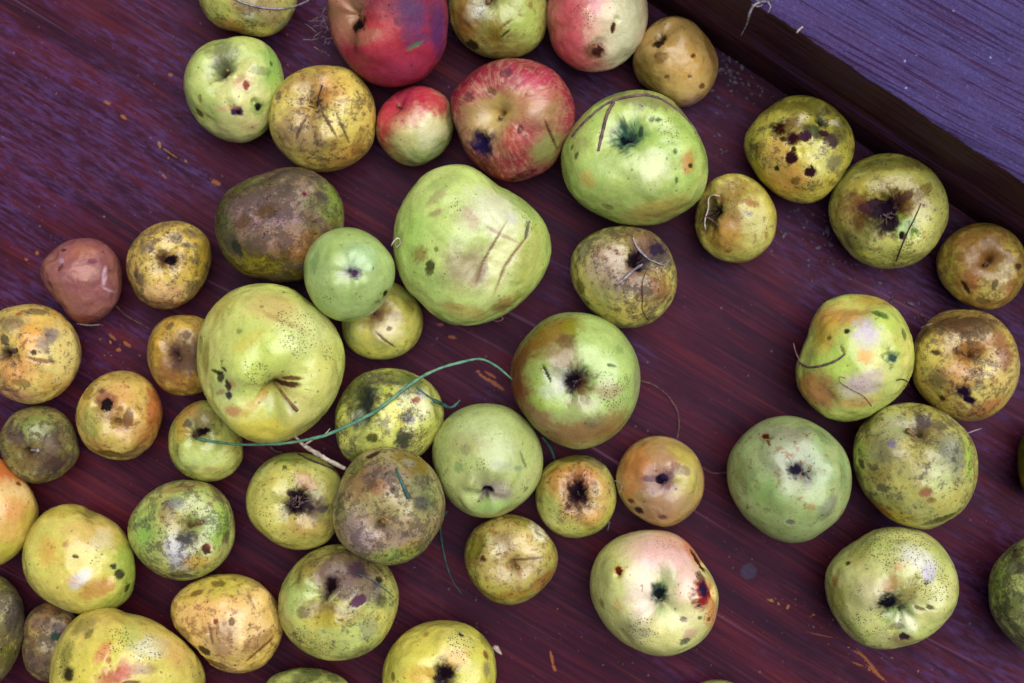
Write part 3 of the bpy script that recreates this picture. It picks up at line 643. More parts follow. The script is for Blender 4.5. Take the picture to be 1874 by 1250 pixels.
# 31
A("233,975 237,947 255,920 282,896 313,882 351,879 385,885 409,903 425,934 430,965 427,996 413,1023 385,1047 351,1061 317,1061 282,1047 255,1023 239,999",
  (160, 182, 74), (184, 186, 100), (.5, .5, .15), "green sooty apple with a lilac patch, right of the creased pale yellow one",
  pits=[('s', 369, 950, .34, .2, (130, 132, 46), .7)], stem=(372, 954, 5.5),
  P="325,1018,18,32,-10,(192,188,202),.75;322,920,14,13,0,(128,124,140),.6;344,987,13,13,0,(78,78,84),.85;346,985,18,18,0,(120,116,110),.5;378,1006,7,10,15,(66,34,36),.95;382,1000,4,4,0,(150,60,36),.9;358,1030,22,12,0,(196,164,84),.7;335,890,40,8,-5,(156,120,60),.7;405,900,26,10,35,(156,122,70),.6;306,935,14,20,0,(146,120,80),.6;400,960,14,34,0,(150,186,70),.7;260,975,20,24,-20,(140,186,60),.6;415,985,7,14,20,(100,86,70),.7;330,1054,24,8,10,(96,80,70),.6;350,945,20,30,0,(176,190,110),.4;325,960,26,14,0,(170,150,96),.5",
  D="369,970,16,.03;378,1006,8,.03", gloss=.35, dash=.4)
# 32
A("311,1123 317,1095 337,1075 372,1057 413,1051 454,1056 485,1075 506,1102 520,1137 516,1164 502,1195 482,1219 451,1231 413,1230 389,1219 370,1201 360,1187 341,1171 320,1150",
  (222, 190, 104), (224, 190, 124), (.22, .25, .55), "orange yellow lopsided apple with a black creased notch on its lower left",
  P="400,1072,56,16,-5,(202,196,100),.6;360,1085,14,5,-20,BR,.7;400,1068,14,5,5,(80,64,40),.7;405,1172,26,30,0,(160,128,104),.65;470,1180,30,14,-30,(150,104,60),.6;372,1192,14,9,20,(50,30,30),.9;390,1215,30,8,20,(100,70,44),.7;375,1120,40,30,-20,(232,180,104),.5;336,1160,16,12,30,(130,104,70),.6;393,1137,5,5,0,(150,70,40),.9;424,1138,5,8,0,(80,60,40),.8;345,1095,16,12,-30,(214,190,100),.5;455,1160,40,20,-20,(234,206,160),.5;475,1190,34,2.5,-40,(96,66,44),.8;385,1160,3,20,-10,(110,80,60),.7;458,1095,3,20,-30,(150,110,70),.5;440,1110,30,24,0,(232,200,150),.5",
  D="368,1190,26,.12;340,1165,24,.03", dash=.85, lump=.035)
# 33
A("91,1226 100,1185 120,1150 148,1123 179,1111 206,1110 234,1123 275,1133 310,1154 344,1181 368,1209 377,1240 370,1275 340,1310 290,1335 230,1345 160,1335 110,1300 90,1260",
  (210, 200, 100), (216, 196, 108), (.2, .4, .2), "largest yellow apple with orange red blushes cut off by the bottom left edge",
  P="215,1236,36,14,-20,(190,96,62),.8;222,1225,10,18,20,(196,90,60),.6;188,1195,11,20,35,(214,120,62),.7;198,1208,5,5,0,(180,76,50),.8;155,1143,22,14,-30,(150,136,84),.7;120,1200,12,26,10,(110,110,50),.6;123,1235,12,12,0,(56,48,36),.9;275,1186,32,15,10,(224,220,196),.7;265,1226,20,10,0,(160,124,84),.7;205,1125,30,10,0,(200,166,100),.5;312,1190,26,18,30,(214,180,120),.6;345,1215,24,30,0,(196,170,110),.5;162,1160,10,7,-60,(90,80,50),.6;240,1160,16,20,0,(190,200,110),.5;240,1250,16,4,0,(70,50,70),.8;175,1235,50,50,0,(218,204,104),.5",
  SP="217,1170,28,1.3;270,1188,34,1.1;110,1215,20,.8", D="200,1135,40,.02;250,1150,30,.02", gloss=.3, dash=.5, lift=.004)
# 34
A("0,1052 21,1068 38,1092 45,1119 45,1147 38,1181 26,1214 0,1248 -40,1262 -80,1222 -95,1150 -75,1085 -35,1055",
  (176, 164, 92), (140, 136, 66), (.75, .3, .3), "grey mottled olive apple cut off by the left edge",
  P="12,1110,16,26,0,(168,160,150),.6;30,1130,10,40,0,(84,76,86),.7;14,1200,30,24,0,(130,130,50),.7;14,1070,20,10,40,(120,120,60),.7")
# 35
A("43,1168 46,1137 62,1113 83,1102 114,1107 136,1122 145,1160 145,1200 130,1232 100,1248 72,1245 52,1230 41,1199",
  (160, 122, 70), (130, 100, 66), (.55, .2, .5), "small dark brown apple with a green mould spot, wedged behind the largest yellow one",
  P="101,1166,11,9,0,(44,88,74),.95;107,1150,14,10,20,(110,92,110),.7;60,1160,12,24,0,(176,150,90),.6;85,1115,34,9,0,(150,104,50),.7;70,1215,26,20,0,(104,80,84),.6;75,1140,18,12,0,(130,104,96),.6", lump=.04, rz=.74)
# 36
A("451,934 451,903 461,875 482,848 509,832 540,828 571,832 602,848 619,865 628,893 628,930 616,968 599,992 571,1004 540,1006 509,997 482,978 461,958",
  (196, 192, 100), (186, 190, 92), (.3, .75, .35), "pale apple with a wide ragged black calyx, left of the grey russeted one",
  pits=[('c', 546, 916, .36, .17, (74, 54, 70), .75)], calyx=(13, 'd'),
  P="545,917,14,16,0,BK,1;534,905,10,6,30,(50,34,50),.9;562,925,12,6,20,(60,44,60),.9;548,918,30,24,0,(80,58,76),.7;545,916,16,18,0,(34,26,34),.85;560,878,22,12,30,(186,134,84),.65;580,935,18,22,-20,(104,80,90),.6;560,965,38,16,0,(196,160,104),.5;515,890,24,30,0,(206,202,130),.4;520,855,5,4,0,(60,60,50),.8;592,932,10,8,0,(84,70,90),.7;540,840,50,9,0,(140,160,56),.6;600,880,14,20,0,(160,150,70),.4", dash=.4)
# 37
A("608,940 610,918 619,893 627,872 641,848 665,827 699,817 734,820 765,834 792,858 808,889 815,920 811,954 795,982 771,1013 740,1030 709,1035 675,1026 645,1011 622,992 611,965",
  (164, 146, 108), (160, 154, 94), (.55, .3, .35), "grey brown russeted apple with a dark blade fragment and a stem stub, centre left",
  pits=[('s', 702, 954, .32, .18, (168, 152, 104), .9)], stem=(704, 951, 6.5),
  P="664,880,40,28,-30,(148,112,72),.75;704,870,30,26,10,(150,128,130),.6;690,890,18,12,20,(172,120,54),.6;650,972,30,34,0,(166,144,144),.7;668,990,22,16,30,(176,156,160),.6;774,895,22,50,-20,(112,124,84),.65;755,845,34,14,30,(146,122,44),.7;650,855,20,14,-40,(140,142,60),.7;735,1016,44,12,-8,(156,176,62),.8;682,832,14,5,-25,(72,46,52),.95;620,930,9,30,0,(140,150,70),.6;775,920,16,12,0,(92,94,92),.7;795,905,10,24,0,(150,170,70),.5;718,895,5,7,0,(100,80,96),.7;709,905,4,4,0,(90,70,90),.8;740,960,34,14,0,(186,166,130),.6;730,980,40,20,-10,(170,148,140),.6;755,1000,20,12,-30,(170,150,60),.5;748,845,12,10,0,(176,174,160),.6",
  D="702,920,50,.03;620,905,18,.04", dash=.5, lift=.021)
# 38
A("791,823 795,799 813,771 837,751 868,740 902,739 930,745 957,764 978,789 990,816 994,848 988,878 971,906 947,927 916,944 888,948 857,942 830,923 809,896 797,865",
  (178, 194, 120), (164, 186, 104), (.25, .5, .12), "smooth pale green apple touching the half brown one's lower left",
  pits=[('c', 892, 891, .20, .12, (72, 54, 76), .9)], calyx=(5, 'd'),
  P="892,892,9,7,0,(44,34,52),1;912,900,24,16,20,(176,160,158),.7;890,880,30,16,0,(160,160,120),.5;860,810,30,18,0,(166,150,110),.4;880,780,50,24,0,(192,206,150),.5;925,830,24,30,10,(184,196,150),.4;958,842,2.5,18,-20,(80,74,60),.6;838,856,8,10,0,(90,140,90),.5;850,822,10,10,0,(130,134,90),.5;950,858,8,6,0,(70,130,130),.4;916,852,20,8,0,(150,160,130),.4;876,918,2.5,2.5,0,BK,.8;905,930,34,10,-15,(150,196,96),.5", SP="930,870,30,.3", gloss=.15, dash=.25, lump=.015)
# 39
A("935,702 935,668 947,637 968,610 995,585 1026,573 1060,572 1095,579 1126,596 1150,623 1167,658 1172,696 1167,730 1150,768 1122,799 1091,816 1057,823 1023,814 992,795 961,761 943,733",
  (156, 192, 98), (166, 200, 106), (.1, .45, .1), "large apple half green and half russet brown, near the centre",
  pits=[('c', 1050, 697, .32, .17, (104, 92, 84), .85)], calyx=(9, 'm'),
  P="1050,697,13,12,0,(44,32,46),1;950,700,30,72,0,(146,90,58),.95;968,650,30,40,35,(140,100,52),.9;1012,606,46,26,-25,(146,116,52),.85;1045,600,14,20,0,(150,150,54),.6;1050,795,84,26,-8,(172,130,84),.85;980,760,30,36,-30,(160,110,76),.8;1120,780,34,22,-40,(160,130,84),.7;1030,655,26,26,0,(154,122,100),.75;1034,622,16,12,0,(120,88,64),.7;1052,697,22,20,0,(60,46,66),.75;1068,710,14,20,0,(120,90,50),.6;1018,700,16,24,20,(206,206,190),.55;990,690,26,34,0,(170,196,90),.6;1000,738,34,12,10,(180,206,80),.6;1115,715,22,14,0,(186,150,140),.5;1000,685,2.5,17,-15,BK,.9;1120,668,9,2.5,15,DG,.8;1058,738,30,10,0,(180,160,140),.4;1135,640,9,9,0,(140,160,90),.6;1090,775,20,14,0,(110,110,90),.4;1165,700,6,40,0,(180,160,150),.4;1070,755,50,16,0,(176,180,120),.4",
  SP="1130,720,34,1.3;1100,690,16,.8;1080,740,30,.5", gloss=.3, dash=.3, lump=.012)
# 40
A("980,913 983,882 995,858 1019,841 1050,832 1081,835 1109,854 1124,882 1128,909 1122,940 1102,968 1071,982 1040,984 1009,971 988,944",
  (190, 192, 92), (176, 176, 78), (.32, .75, .4), "small yellow apple with an oval black calyx ringed in orange",
  pits=[('c', 1058, 898, .30, .18, (62, 34, 54), .8)], calyx=(7, 'd'),
  P="1058,900,12,19,0,BK,1;1056,893,42,36,0,(196,134,56),.8;1058,900,16,24,0,(60,36,56),.95;1012,880,18,26,0,(190,140,50),.6;1050,930,22,26,0,(190,140,90),.6;1008,928,22,28,0,(206,214,120),.7;1040,966,30,10,0,(210,210,120),.6;1096,905,18,30,0,(206,180,120),.6;1090,845,22,9,30,(100,84,70),.6;1050,838,36,7,0,(120,120,50),.6;1085,950,20,14,-40,(214,156,70),.6;1068,872,22,12,0,(222,150,80),.5", dash=.4)
# 41
A("1128,889 1129,861 1140,834 1164,809 1188,799 1219,799 1250,811 1270,828 1284,854 1289,882 1284,913 1265,940 1244,956 1219,965 1198,961 1171,947 1146,927",
  (180, 134, 72), (186, 156, 100), (.15, .4, .2), "orange brown apple with a purple tinged calyx, above the pale blushing one",
  pits=[('c', 1211, 877, .24, .12, (70, 50, 84), .85)], calyx=(7, 'm'),
  P="1211,877,11,9,0,(40,28,48),1;1215,872,44,34,0,(156,120,118),.8;1190,877,17,6,0,(84,60,96),.5;1222,872,12,8,0,(84,60,96),.5;1160,850,26,40,20,(206,138,50),.7;1262,880,22,48,0,(198,188,116),.8;1250,830,26,16,30,(190,176,100),.7;1240,925,30,20,-20,(186,156,128),.6;1190,935,26,22,0,(180,136,110),.6;1153,918,7,5,0,(120,66,60),.9;1168,935,8,10,-20,(74,54,66),.95;1212,947,8,6,0,(120,76,96),.8;1220,840,30,14,0,(196,160,120),.6;1245,858,20,10,20,(120,80,100),.5;1150,900,16,16,0,(200,126,50),.6", D="1168,935,9,.03", dash=.35)
# 42
A("850,1016 854,992 868,968 895,951 926,941 957,946 985,961 1005,982 1019,1006 1021,1026 1012,1054 992,1078 964,1099 930,1108 899,1099 875,1078 857,1051",
  (160, 156, 64), (186, 172, 88), (.32, .7, .55), "round olive and tan apple left of the pale blushing one",
  pits=[('s', 939, 1022, .34, .23, (74, 52, 42), .8)], stem=(946, 1036, 5.5),
  P="930,998,46,34,0,(198,178,122),.75;905,1005,12,30,-20,(216,210,160),.5;984,972,15,20,-20,(232,228,200),.85;970,990,20,24,0,(220,200,140),.6;884,1022,6,6,0,(90,50,36),.95;940,1045,40,18,0,(190,168,120),.65;995,1062,24,12,-40,(180,130,50),.8;900,1078,28,16,25,(190,176,90),.5;872,1000,14,30,15,(126,124,44),.7;960,958,34,9,20,(150,140,60),.6;962,1024,26,2.5,-3,(90,66,60),.7;922,992,20,14,30,(136,110,110),.45;935,1090,40,10,-10,(176,140,50),.6", D="940,1020,22,.03", dash=.5)  # the near white mark at upper right is highlight painted as colour
# 43
A("1079,1068 1083,1040 1098,1009 1126,985 1160,973 1198,970 1236,977 1258,992 1282,1026 1303,1054 1315,1085 1313,1116 1303,1150 1279,1178 1251,1193 1226,1201 1191,1199 1157,1185 1122,1161 1098,1130 1083,1099",
  (204, 208, 128), (212, 210, 146), (.08, .25, .05), "large pale blushing apple with a red ringed rot hole on its right rim",
  pits=[('c', 1206, 1088, .36, .22, (132, 172, 80), .85)], calyx=(6, 'm'),
  P="1206,1088,8,10,0,(34,44,46),1;1215,1010,62,34,15,(230,190,184),.85;1250,1050,26,40,-20,(232,196,190),.7;1240,990,40,14,20,(226,170,150),.6;1180,1095,22,50,0,(230,206,204),.6;1255,1110,30,40,0,(232,222,180),.6;1206,1086,13,15,0,(46,66,70),.85;1218,1062,18,22,20,(140,180,90),.5;1289,1086,15,26,5,(150,40,46),.95;1289,1079,8,14,0,(58,44,76),1;1283,1056,10,14,-20,(100,50,60),.8;1276,1026,4,24,-30,(80,30,30),.95;1270,1012,12,30,-35,(214,120,60),.6;1305,1110,14,44,-5,(224,156,84),.75;1130,1044,7,8,0,(116,50,40),1;1130,1044,12,12,0,(196,180,90),.6;1250,1132,6,5,0,(120,84,100),.8;1253,1175,12,6,-15,(80,90,76),.8;1281,1108,3,3,0,BK,.8;1280,1131,5,4,0,(90,60,60),.8;1298,1134,5,4,0,(90,60,60),.8;1265,1160,16,9,-30,(190,150,140),.6;1108,1050,14,30,0,(176,180,110),.6;1130,1110,6,16,-10,(206,160,80),.5;1100,1105,5,10,0,(140,130,60),.6;1165,1150,26,20,0,(206,210,130),.5;1160,1155,30,12,10,(150,140,120),.4",
  SP="1170,1155,34,.9;1225,1000,34,.5;1300,1130,20,1.0", D="1289,1080,14,.09;1280,1035,10,.06;1130,1044,8,.05", gloss=.2, dash=.35, lump=.015)
# 44
A("509,1106 513,1078 527,1051 551,1023 585,1002 623,996 660,1004 688,1018 710,1036 720,1054 730,1082 727,1116 716,1147 692,1181 661,1200 620,1209 599,1209 564,1197 533,1174 513,1140",
  (178, 190, 90), (194, 190, 104), (.4, .55, .3), "green apple with a purple brown cap, tucked under the grey russeted one",
  pits=[('c', 606, 1070, .28, .2, (78, 40, 56), .75)], calyx=(6, 'd'),
  P="606,1072,12,12,0,(46,24,36),1;620,1045,60,26,-5,(122,96,88),.85;660,1070,40,30,0,(132,108,108),.75;610,1065,26,18,0,(150,130,124),.7;657,1100,17,10,-20,(106,66,98),.95;655,1042,16,12,0,(80,60,84),.7;600,1122,46,16,10,(146,112,60),.75;600,1135,36,14,0,(196,180,80),.6;555,1045,26,20,-30,(150,130,60),.6;695,1060,8,6,0,(40,30,44),.9;690,1085,14,20,0,(120,104,110),.6;550,1090,26,36,0,(180,200,110),.6;675,1150,16,16,0,(140,140,130),.5;700,1100,12,12,10,(60,54,44),.6;640,1170,50,22,-5,(206,214,120),.6;555,1120,12,10,0,(90,66,60),.5",
  SP="570,1180,50,1.0", gloss=.25, dash=.5)
# 45
A("699,1240 706,1205 727,1171 758,1147 792,1137 826,1136 861,1145 885,1164 902,1188 908,1219 907,1250 890,1290 850,1325 800,1335 745,1320 710,1285",
  (218, 208, 104), (208, 204, 92), (.1, .35, .15), "yellow apple with a black calyx cut off by the bottom edge",
  pits=[('c', 813, 1232, .34, .18, (92, 72, 76), .75)], calyx=(9, 'd'),
  P="813,1232,15,12,0,BK,1;800,1240,8,5,0,(60,50,60),.9;813,1232,20,16,0,(60,46,62),.8;836,1205,20,16,0,(206,166,96),.6;842,1160,5,5,0,(64,56,76),.95;890,1198,5,9,-20,(150,80,50),.85;891,1225,8,14,0,(130,110,110),.6;717,1238,6,8,0,(90,84,50),.7;760,1195,24,24,0,(226,216,120),.5;845,1175,24,24,0,(212,206,150),.5;780,1160,6,4,0,(180,110,60),.7;888,1172,16,9,50,(140,130,70),.5;770,1235,22,14,0,(216,170,90),.5",
  SP="845,1180,34,1.3", gloss=.2, dash=.5)
# 46
A("485,1252 499,1236 523,1228 564,1223 602,1229 634,1245 646,1275 645,1310 620,1355 560,1378 505,1358 478,1315 476,1275",
  (146, 168, 62), (162, 176, 84), (.4, .3, .3), "green apple showing only its top at the bottom edge left of centre", P="560,1238,30,8,0,(90,96,56),.7;610,1240,12,6,20,(90,100,60),.6", D="565,1245,26,.04")
# 47
A("1330,861 1334,834 1351,806 1372,785 1399,768 1430,761 1461,763 1496,778 1527,802 1546,824 1554,844 1559,878 1554,913 1537,947 1509,971 1482,989 1447,994 1413,985 1379,961 1351,930 1334,896",
  (138, 170, 100), (154, 180, 122), (.22, .3, .35), "large matt green apple with frosted skin and a small insect hole",
  pits=[('c', 1456, 859, .26, .09, (112, 98, 116), .9)], calyx=(10, 'm'),
  P="1456,860,11,10,0,(48,38,58),1;1450,845,44,48,0,(160,160,146),.6;1440,790,50,14,0,(150,146,130),.5;1456,860,14,14,0,(64,52,80),.8;1400,798,7,5,10,(90,46,26),1;1405,810,2.5,9,-20,(110,70,40),.9;1400,800,12,10,0,(140,110,70),.5;1446,957,8,5,0,(110,90,110),.7;1484,926,7,5,0,(180,130,60),.7;1520,930,14,24,30,(140,140,130),.6;1360,870,16,30,0,(120,130,84),.5;1400,905,30,26,0,(140,190,80),.4;1545,860,10,40,0,(110,150,90),.5;1510,800,20,12,30,(120,150,90),.5;1500,850,20,40,0,(160,190,140),.4",
  SP="1420,930,50,.2", D="1400,799,7,.03", dash=.3, lump=.012, gloss=-.15)
# 48
A("1561,830 1564,802 1578,775 1602,754 1640,739 1681,738 1716,749 1750,771 1778,802 1788,830 1790,865 1781,903 1760,937 1733,954 1699,970 1668,965 1630,951 1599,923 1575,892 1563,861",
  (178, 180, 80), (184, 178, 96), (.45, .3, .3), "yellow green apple clouded with grey soot, right of the matt green one",
  pits=[('s', 1660, 784, .28, .18, (104, 84, 54), .8)], stem=(1660, 787, 7),
  P="1640,785,30,22,0,(158,164,128),.65;1690,790,26,26,0,(140,120,84),.6;1742,835,34,34,0,(116,122,118),.7;1622,822,28,22,0,(120,110,100),.6;1600,870,26,20,0,(150,126,60),.6;1612,893,10,9,0,(100,96,84),.7;1693,903,12,9,-10,(164,98,76),.85;1704,918,9,5,10,(150,90,50),.7;1608,932,26,14,30,(196,140,42),.75;1690,770,16,6,20,(90,76,110),.6;1722,880,24,26,0,(206,214,150),.6;1774,840,9,40,-5,(176,210,50),.6;1640,945,30,14,20,(212,190,80),.6;1572,835,8,30,0,(166,190,60),.6;1720,952,34,6,-20,(60,62,44),.7;1680,860,40,20,0,(176,166,120),.5;1576,848,4,12,-20,(50,30,26),.8;1632,812,7,9,20,(106,96,140),.7;1590,770,20,12,-35,(130,120,50),.6;1700,758,40,9,15,(150,140,60),.6", gloss=.15, dash=.45)
# 49
A("1456,692 1456,668 1466,644 1478,616 1487,582 1506,555 1537,541 1578,539 1616,548 1647,572 1664,603 1673,641 1671,678 1654,713 1619,744 1582,766 1544,772 1509,763 1482,740 1461,713",
  (200, 208, 88), (188, 204, 84), (.12, .25, .08), "bright yellow green apple with orange bruises and two lilac patches",
  P="1540,578,48,18,-15,(218,166,88),.8;1510,610,18,30,20,(212,176,84),.6;1586,606,20,24,0,(196,184,192),.9;1578,704,30,22,-10,(202,184,184),.85;1600,690,16,14,0,(204,190,176),.6;1497,716,32,30,20,(180,134,76),.95;1480,705,14,24,20,(190,140,60),.6;1582,651,13,12,0,(216,170,66),.9;1633,655,14,13,0,(80,120,70),.8;1634,656,8,8,0,(70,88,90),.9;1612,574,15,7,30,(70,124,56),.85;1655,610,6,12,0,(90,120,40),.8;1570,738,38,10,-5,(206,160,92),.7;1549,606,5,5,0,(40,30,40),.95;1516,618,5,4,0,(130,110,40),.8;1608,680,24,16,0,(224,220,170),.5;1600,550,40,8,15,(190,150,80),.6;1541,640,3,9,-20,(120,100,60),.7;1640,700,16,30,20,(206,214,130),.5;1530,670,40,30,0,(176,212,70),.5;1660,640,8,40,0,(214,200,130),.5;1625,590,24,14,0,(190,214,90),.5",
  D="1497,716,32,.06;1633,655,11,.04;1470,655,26,.03;1600,640,16,.02", SP="1575,702,22,.6", gloss=.25, dash=.35, lump=.035)
# 50
A("1671,634 1681,610 1699,586 1726,570 1767,567 1805,572 1836,592 1857,623 1866,658 1864,696 1850,727 1826,754 1791,770 1757,770 1726,758 1695,733 1674,706 1668,668",
  (206, 182, 92), (208, 188, 116), (.42, .3, .55), "brown yellow apple with a torn black scab, right of the lilac patched one",
  pits=[('s', 1752, 644, .33, .24, (104, 66, 30), 1.1)], stem=(1751, 637, 5.5),
  P="1765,588,62,20,5,(112,82,60),.85;1740,600,34,16,-10,(126,90,64),.6;1764,718,12,13,0,(48,26,58),1;1774,732,12,8,20,(48,26,58),1;1724,729,7,6,0,(56,40,30),.9;1712,646,8,5,10,(50,30,40),.9;1840,640,14,36,-5,(160,112,80),.8;1690,610,18,16,-30,(116,96,60),.7;1716,697,20,20,0,(124,114,78),.75;1795,690,18,40,20,(228,216,140),.65;1785,655,34,30,0,(196,140,62),.6;1760,690,34,20,0,(206,146,60),.6;1815,625,14,7,0,(160,96,60),.6;1790,706,12,9,0,(120,120,110),.5;1810,745,28,12,-25,(190,120,60),.7;1780,760,34,8,0,(190,130,70),.6;1700,645,16,26,0,(214,200,110),.6;1790,590,34,16,15,(80,70,60),.4", dash=.85, gloss=.1)
# 51
A("1509,1061 1516,1033 1537,1009 1568,989 1599,970 1640,964 1678,968 1709,985 1736,1016 1752,1051 1755,1085 1747,1116 1726,1143 1695,1168 1654,1183 1619,1189 1585,1183 1551,1161 1530,1133 1514,1099",
  (198, 200, 124), (184, 196, 102), (.15, .5, .1), "large pale green apple thick with black pin dots, lower right",
  pits=[('c', 1628, 1104, .36, .20, (156, 166, 110), .8)], calyx=(9, 'd'),
  P="1627,1102,14,12,0,(30,28,38),1;1628,1102,19,17,0,(50,52,60),.85;1645,1125,20,16,0,(130,156,96),.6;1630,1068,16,13,-30,(176,134,66),.75;1660,1090,14,30,30,(140,124,60),.6;1682,1022,32,18,25,(226,224,214),.8;1703,1048,14,14,0,(200,194,206),.8;1645,1036,10,7,-30,(206,160,84),.7;1528,1062,8,10,0,(196,140,50),.7;1550,1030,5,5,20,(50,44,34),.9;1654,1166,9,6,-20,(60,46,66),.95;1648,1170,22,9,-15,(156,124,94),.7;1701,1112,6,4,0,(50,44,36),.8;1682,1114,8,3,10,(110,70,50),.8;1600,1085,26,26,0,(218,204,176),.5;1695,1068,5,4,0,(120,90,80),.7;1660,1140,18,12,0,(224,224,190),.7;1570,1020,20,14,-30,(196,180,110),.4;1640,1148,14,5,-10,(110,96,60),.6;1530,1100,16,30,0,(170,170,60),.5",  # the large white mark at upper right is a painted-on highlight
  SP="1640,990,66,1.5;1710,1060,44,1.4;1560,1150,44,.9;1600,1170,40,.7", D="1665,1098,26,.035;1640,1150,16,.02", gloss=.1, dash=.45)
# 52
A("1809,1088 1809,1061 1819,1033 1840,1009 1871,985 1915,975 1975,1000 2015,1060 2010,1130 1960,1190 1905,1207 1874,1195 1850,1171 1829,1147 1812,1116",
  (146, 172, 66), (164, 178, 90), (.6, .4, .3), "green sooty apple cut off by the lower right edge",
  P="1862,1040,12,10,-20,(96,80,96),.6;1850,1110,24,22,0,(90,96,50),.6;1825,1060,10,20,15,(150,180,60),.6;1862,1010,14,9,-30,(110,90,50),.6", gloss=.2)
# 53
A("1864,815 1862,840 1864,870 1872,895 1895,915 1930,920 1970,905 1990,860 1985,815 1950,780 1910,775 1880,785",
  (110, 110, 40), (120, 106, 46), (.4, .3, .4), "sliver of a dark olive apple at the middle of the right edge")
# 54
A("1272,1254 1290,1247 1312,1244 1334,1247 1350,1254 1366,1285 1360,1325 1310,1350 1262,1328 1254,1285",
  (140, 158, 90), (150, 160, 100), (.3, .3, .2), "green apple just peeping over the bottom edge right of centre")

# ---------------------------------------------------------------- apple builder
def P2(s):
    return np.array([[float(v) for v in q.split(',')] for q in s.split()])


def col(c, k=0.86):
    v = lin(NC[c] if isinstance(c, str) else c) ** 1.26 * k * 1.0
    return v + (v @ np.array([.25, .65, .1]) - v) * (0.09 if v[1] > v[0] else (0.10 if v[1] < 0.5 * v[0] and v[0] > .12 else -0.05))


def parse_marks(s):
    r = []
    for q in s.split(';'):
        if not q.strip(): continue
        if '(' in q:
            a, rest = q.split('(')
            cc, st = rest.split(')')
            c = tuple(float(v) for v in cc.split(','))
            nums = [float(v) for v in a.strip(',').split(',')]
            r.append((*nums, c, float(st.strip(','))))
        else:
            t = q.split(',')
            r.append((*[float(v) for v in t[:5]], t[5], float(t[6])))
    return r


def smooth_outline(pts, c, n=360):
    d = pts - c
    ang = np.arctan2(-d[:, 1], d[:, 0])          # world sense: y up
    r = np.hypot(d[:, 0], d[:, 1])
    o = np.argsort(ang)
    ang, r = ang[o], r[o]
    g = np.linspace(-np.pi, np.pi, n, endpoint=False)
    a3 = np.concatenate([ang - 2 * np.pi, ang, ang + 2 * np.pi])
    r3 = np.concatenate([r, r, r])
    v = np.interp(g, a3, r3)
    k = np.exp(-0.5 * (np.arange(-14, 15) / 3.2) ** 2); k /= k.sum()
    vv = np.concatenate([v[-14:], v, v[:14]])
    return np.convolve(vv, k, 'valid')


def lookup(table, ang):
    n = len(table)
    x = (ang + np.pi) / (2 * np.pi) * n
    i = np.floor(x).astype(int) % n
    f = x - np.floor(x)
    return table[i] * (1 - f) + table[(i + 1) % n] * f


def tube(path, radii, sides=8, flat=1.0, cap=True):
    path = np.asarray(path, float)
    n = len(path)
    V, F = [], []
    up0 = np.array([0.0, 0.0, 1.0])
    for i in range(n):
        t = path[min(i + 1, n - 1)] - path[max(i - 1, 0)]
        t /= np.linalg.norm(t) + 1e-12
        u = up0 if abs(t[2]) < 0.95 else np.array([1.0, 0, 0])
        a = np.cross(t, u); a /= np.linalg.norm(a) + 1e-12
        b = np.cross(a, t)
        for k in range(sides):
            w = 2 * math.pi * k / sides
            V.append(path[i] + radii[i] * (math.cos(w) * a + flat * math.sin(w) * b))
    for i in range(n - 1):
        for k in range(sides):
            k2 = (k + 1) % sides
            F.append((i * sides + k, i * sides + k2, (i + 1) * sides + k2, (i + 1) * sides + k))
    if cap:
        F.append(tuple(range(sides - 1, -1, -1)))
        F.append(tuple((n - 1) * sides + k for k in range(sides)))
    return V, F


def spline(pts, n):
    pts = np.asarray(pts, float)
    if len(pts) == 2:
        t = np.linspace(0, 1, n)[:, None]
        return pts[0] * (1 - t) + pts[1] * t
    seg = np.r_[0, np.cumsum(np.linalg.norm(np.diff(pts[:, :2], axis=0), axis=1))]
    out = []
    for s in np.linspace(0, seg[-1], n):
        i = min(np.searchsorted(seg, s, 'right') - 1, len(pts) - 2)
        t = (s - seg[i]) / (seg[i + 1] - seg[i])
        p0 = pts[max(i - 1, 0)]; p1 = pts[i]; p2 = pts[i + 1]; p3 = pts[min(i + 2, len(pts) - 1)]
        out.append(0.5 * ((2 * p1) + (-p0 + p2) * t + (2 * p0 - 5 * p1 + 4 * p2 - p3) * t * t + (-p0 + 3 * p1 - 3 * p2 + p3) * t ** 3))
    return np.array(out)


SURF = []      # (x px, y px, z, bbox) per apple for laying straws on


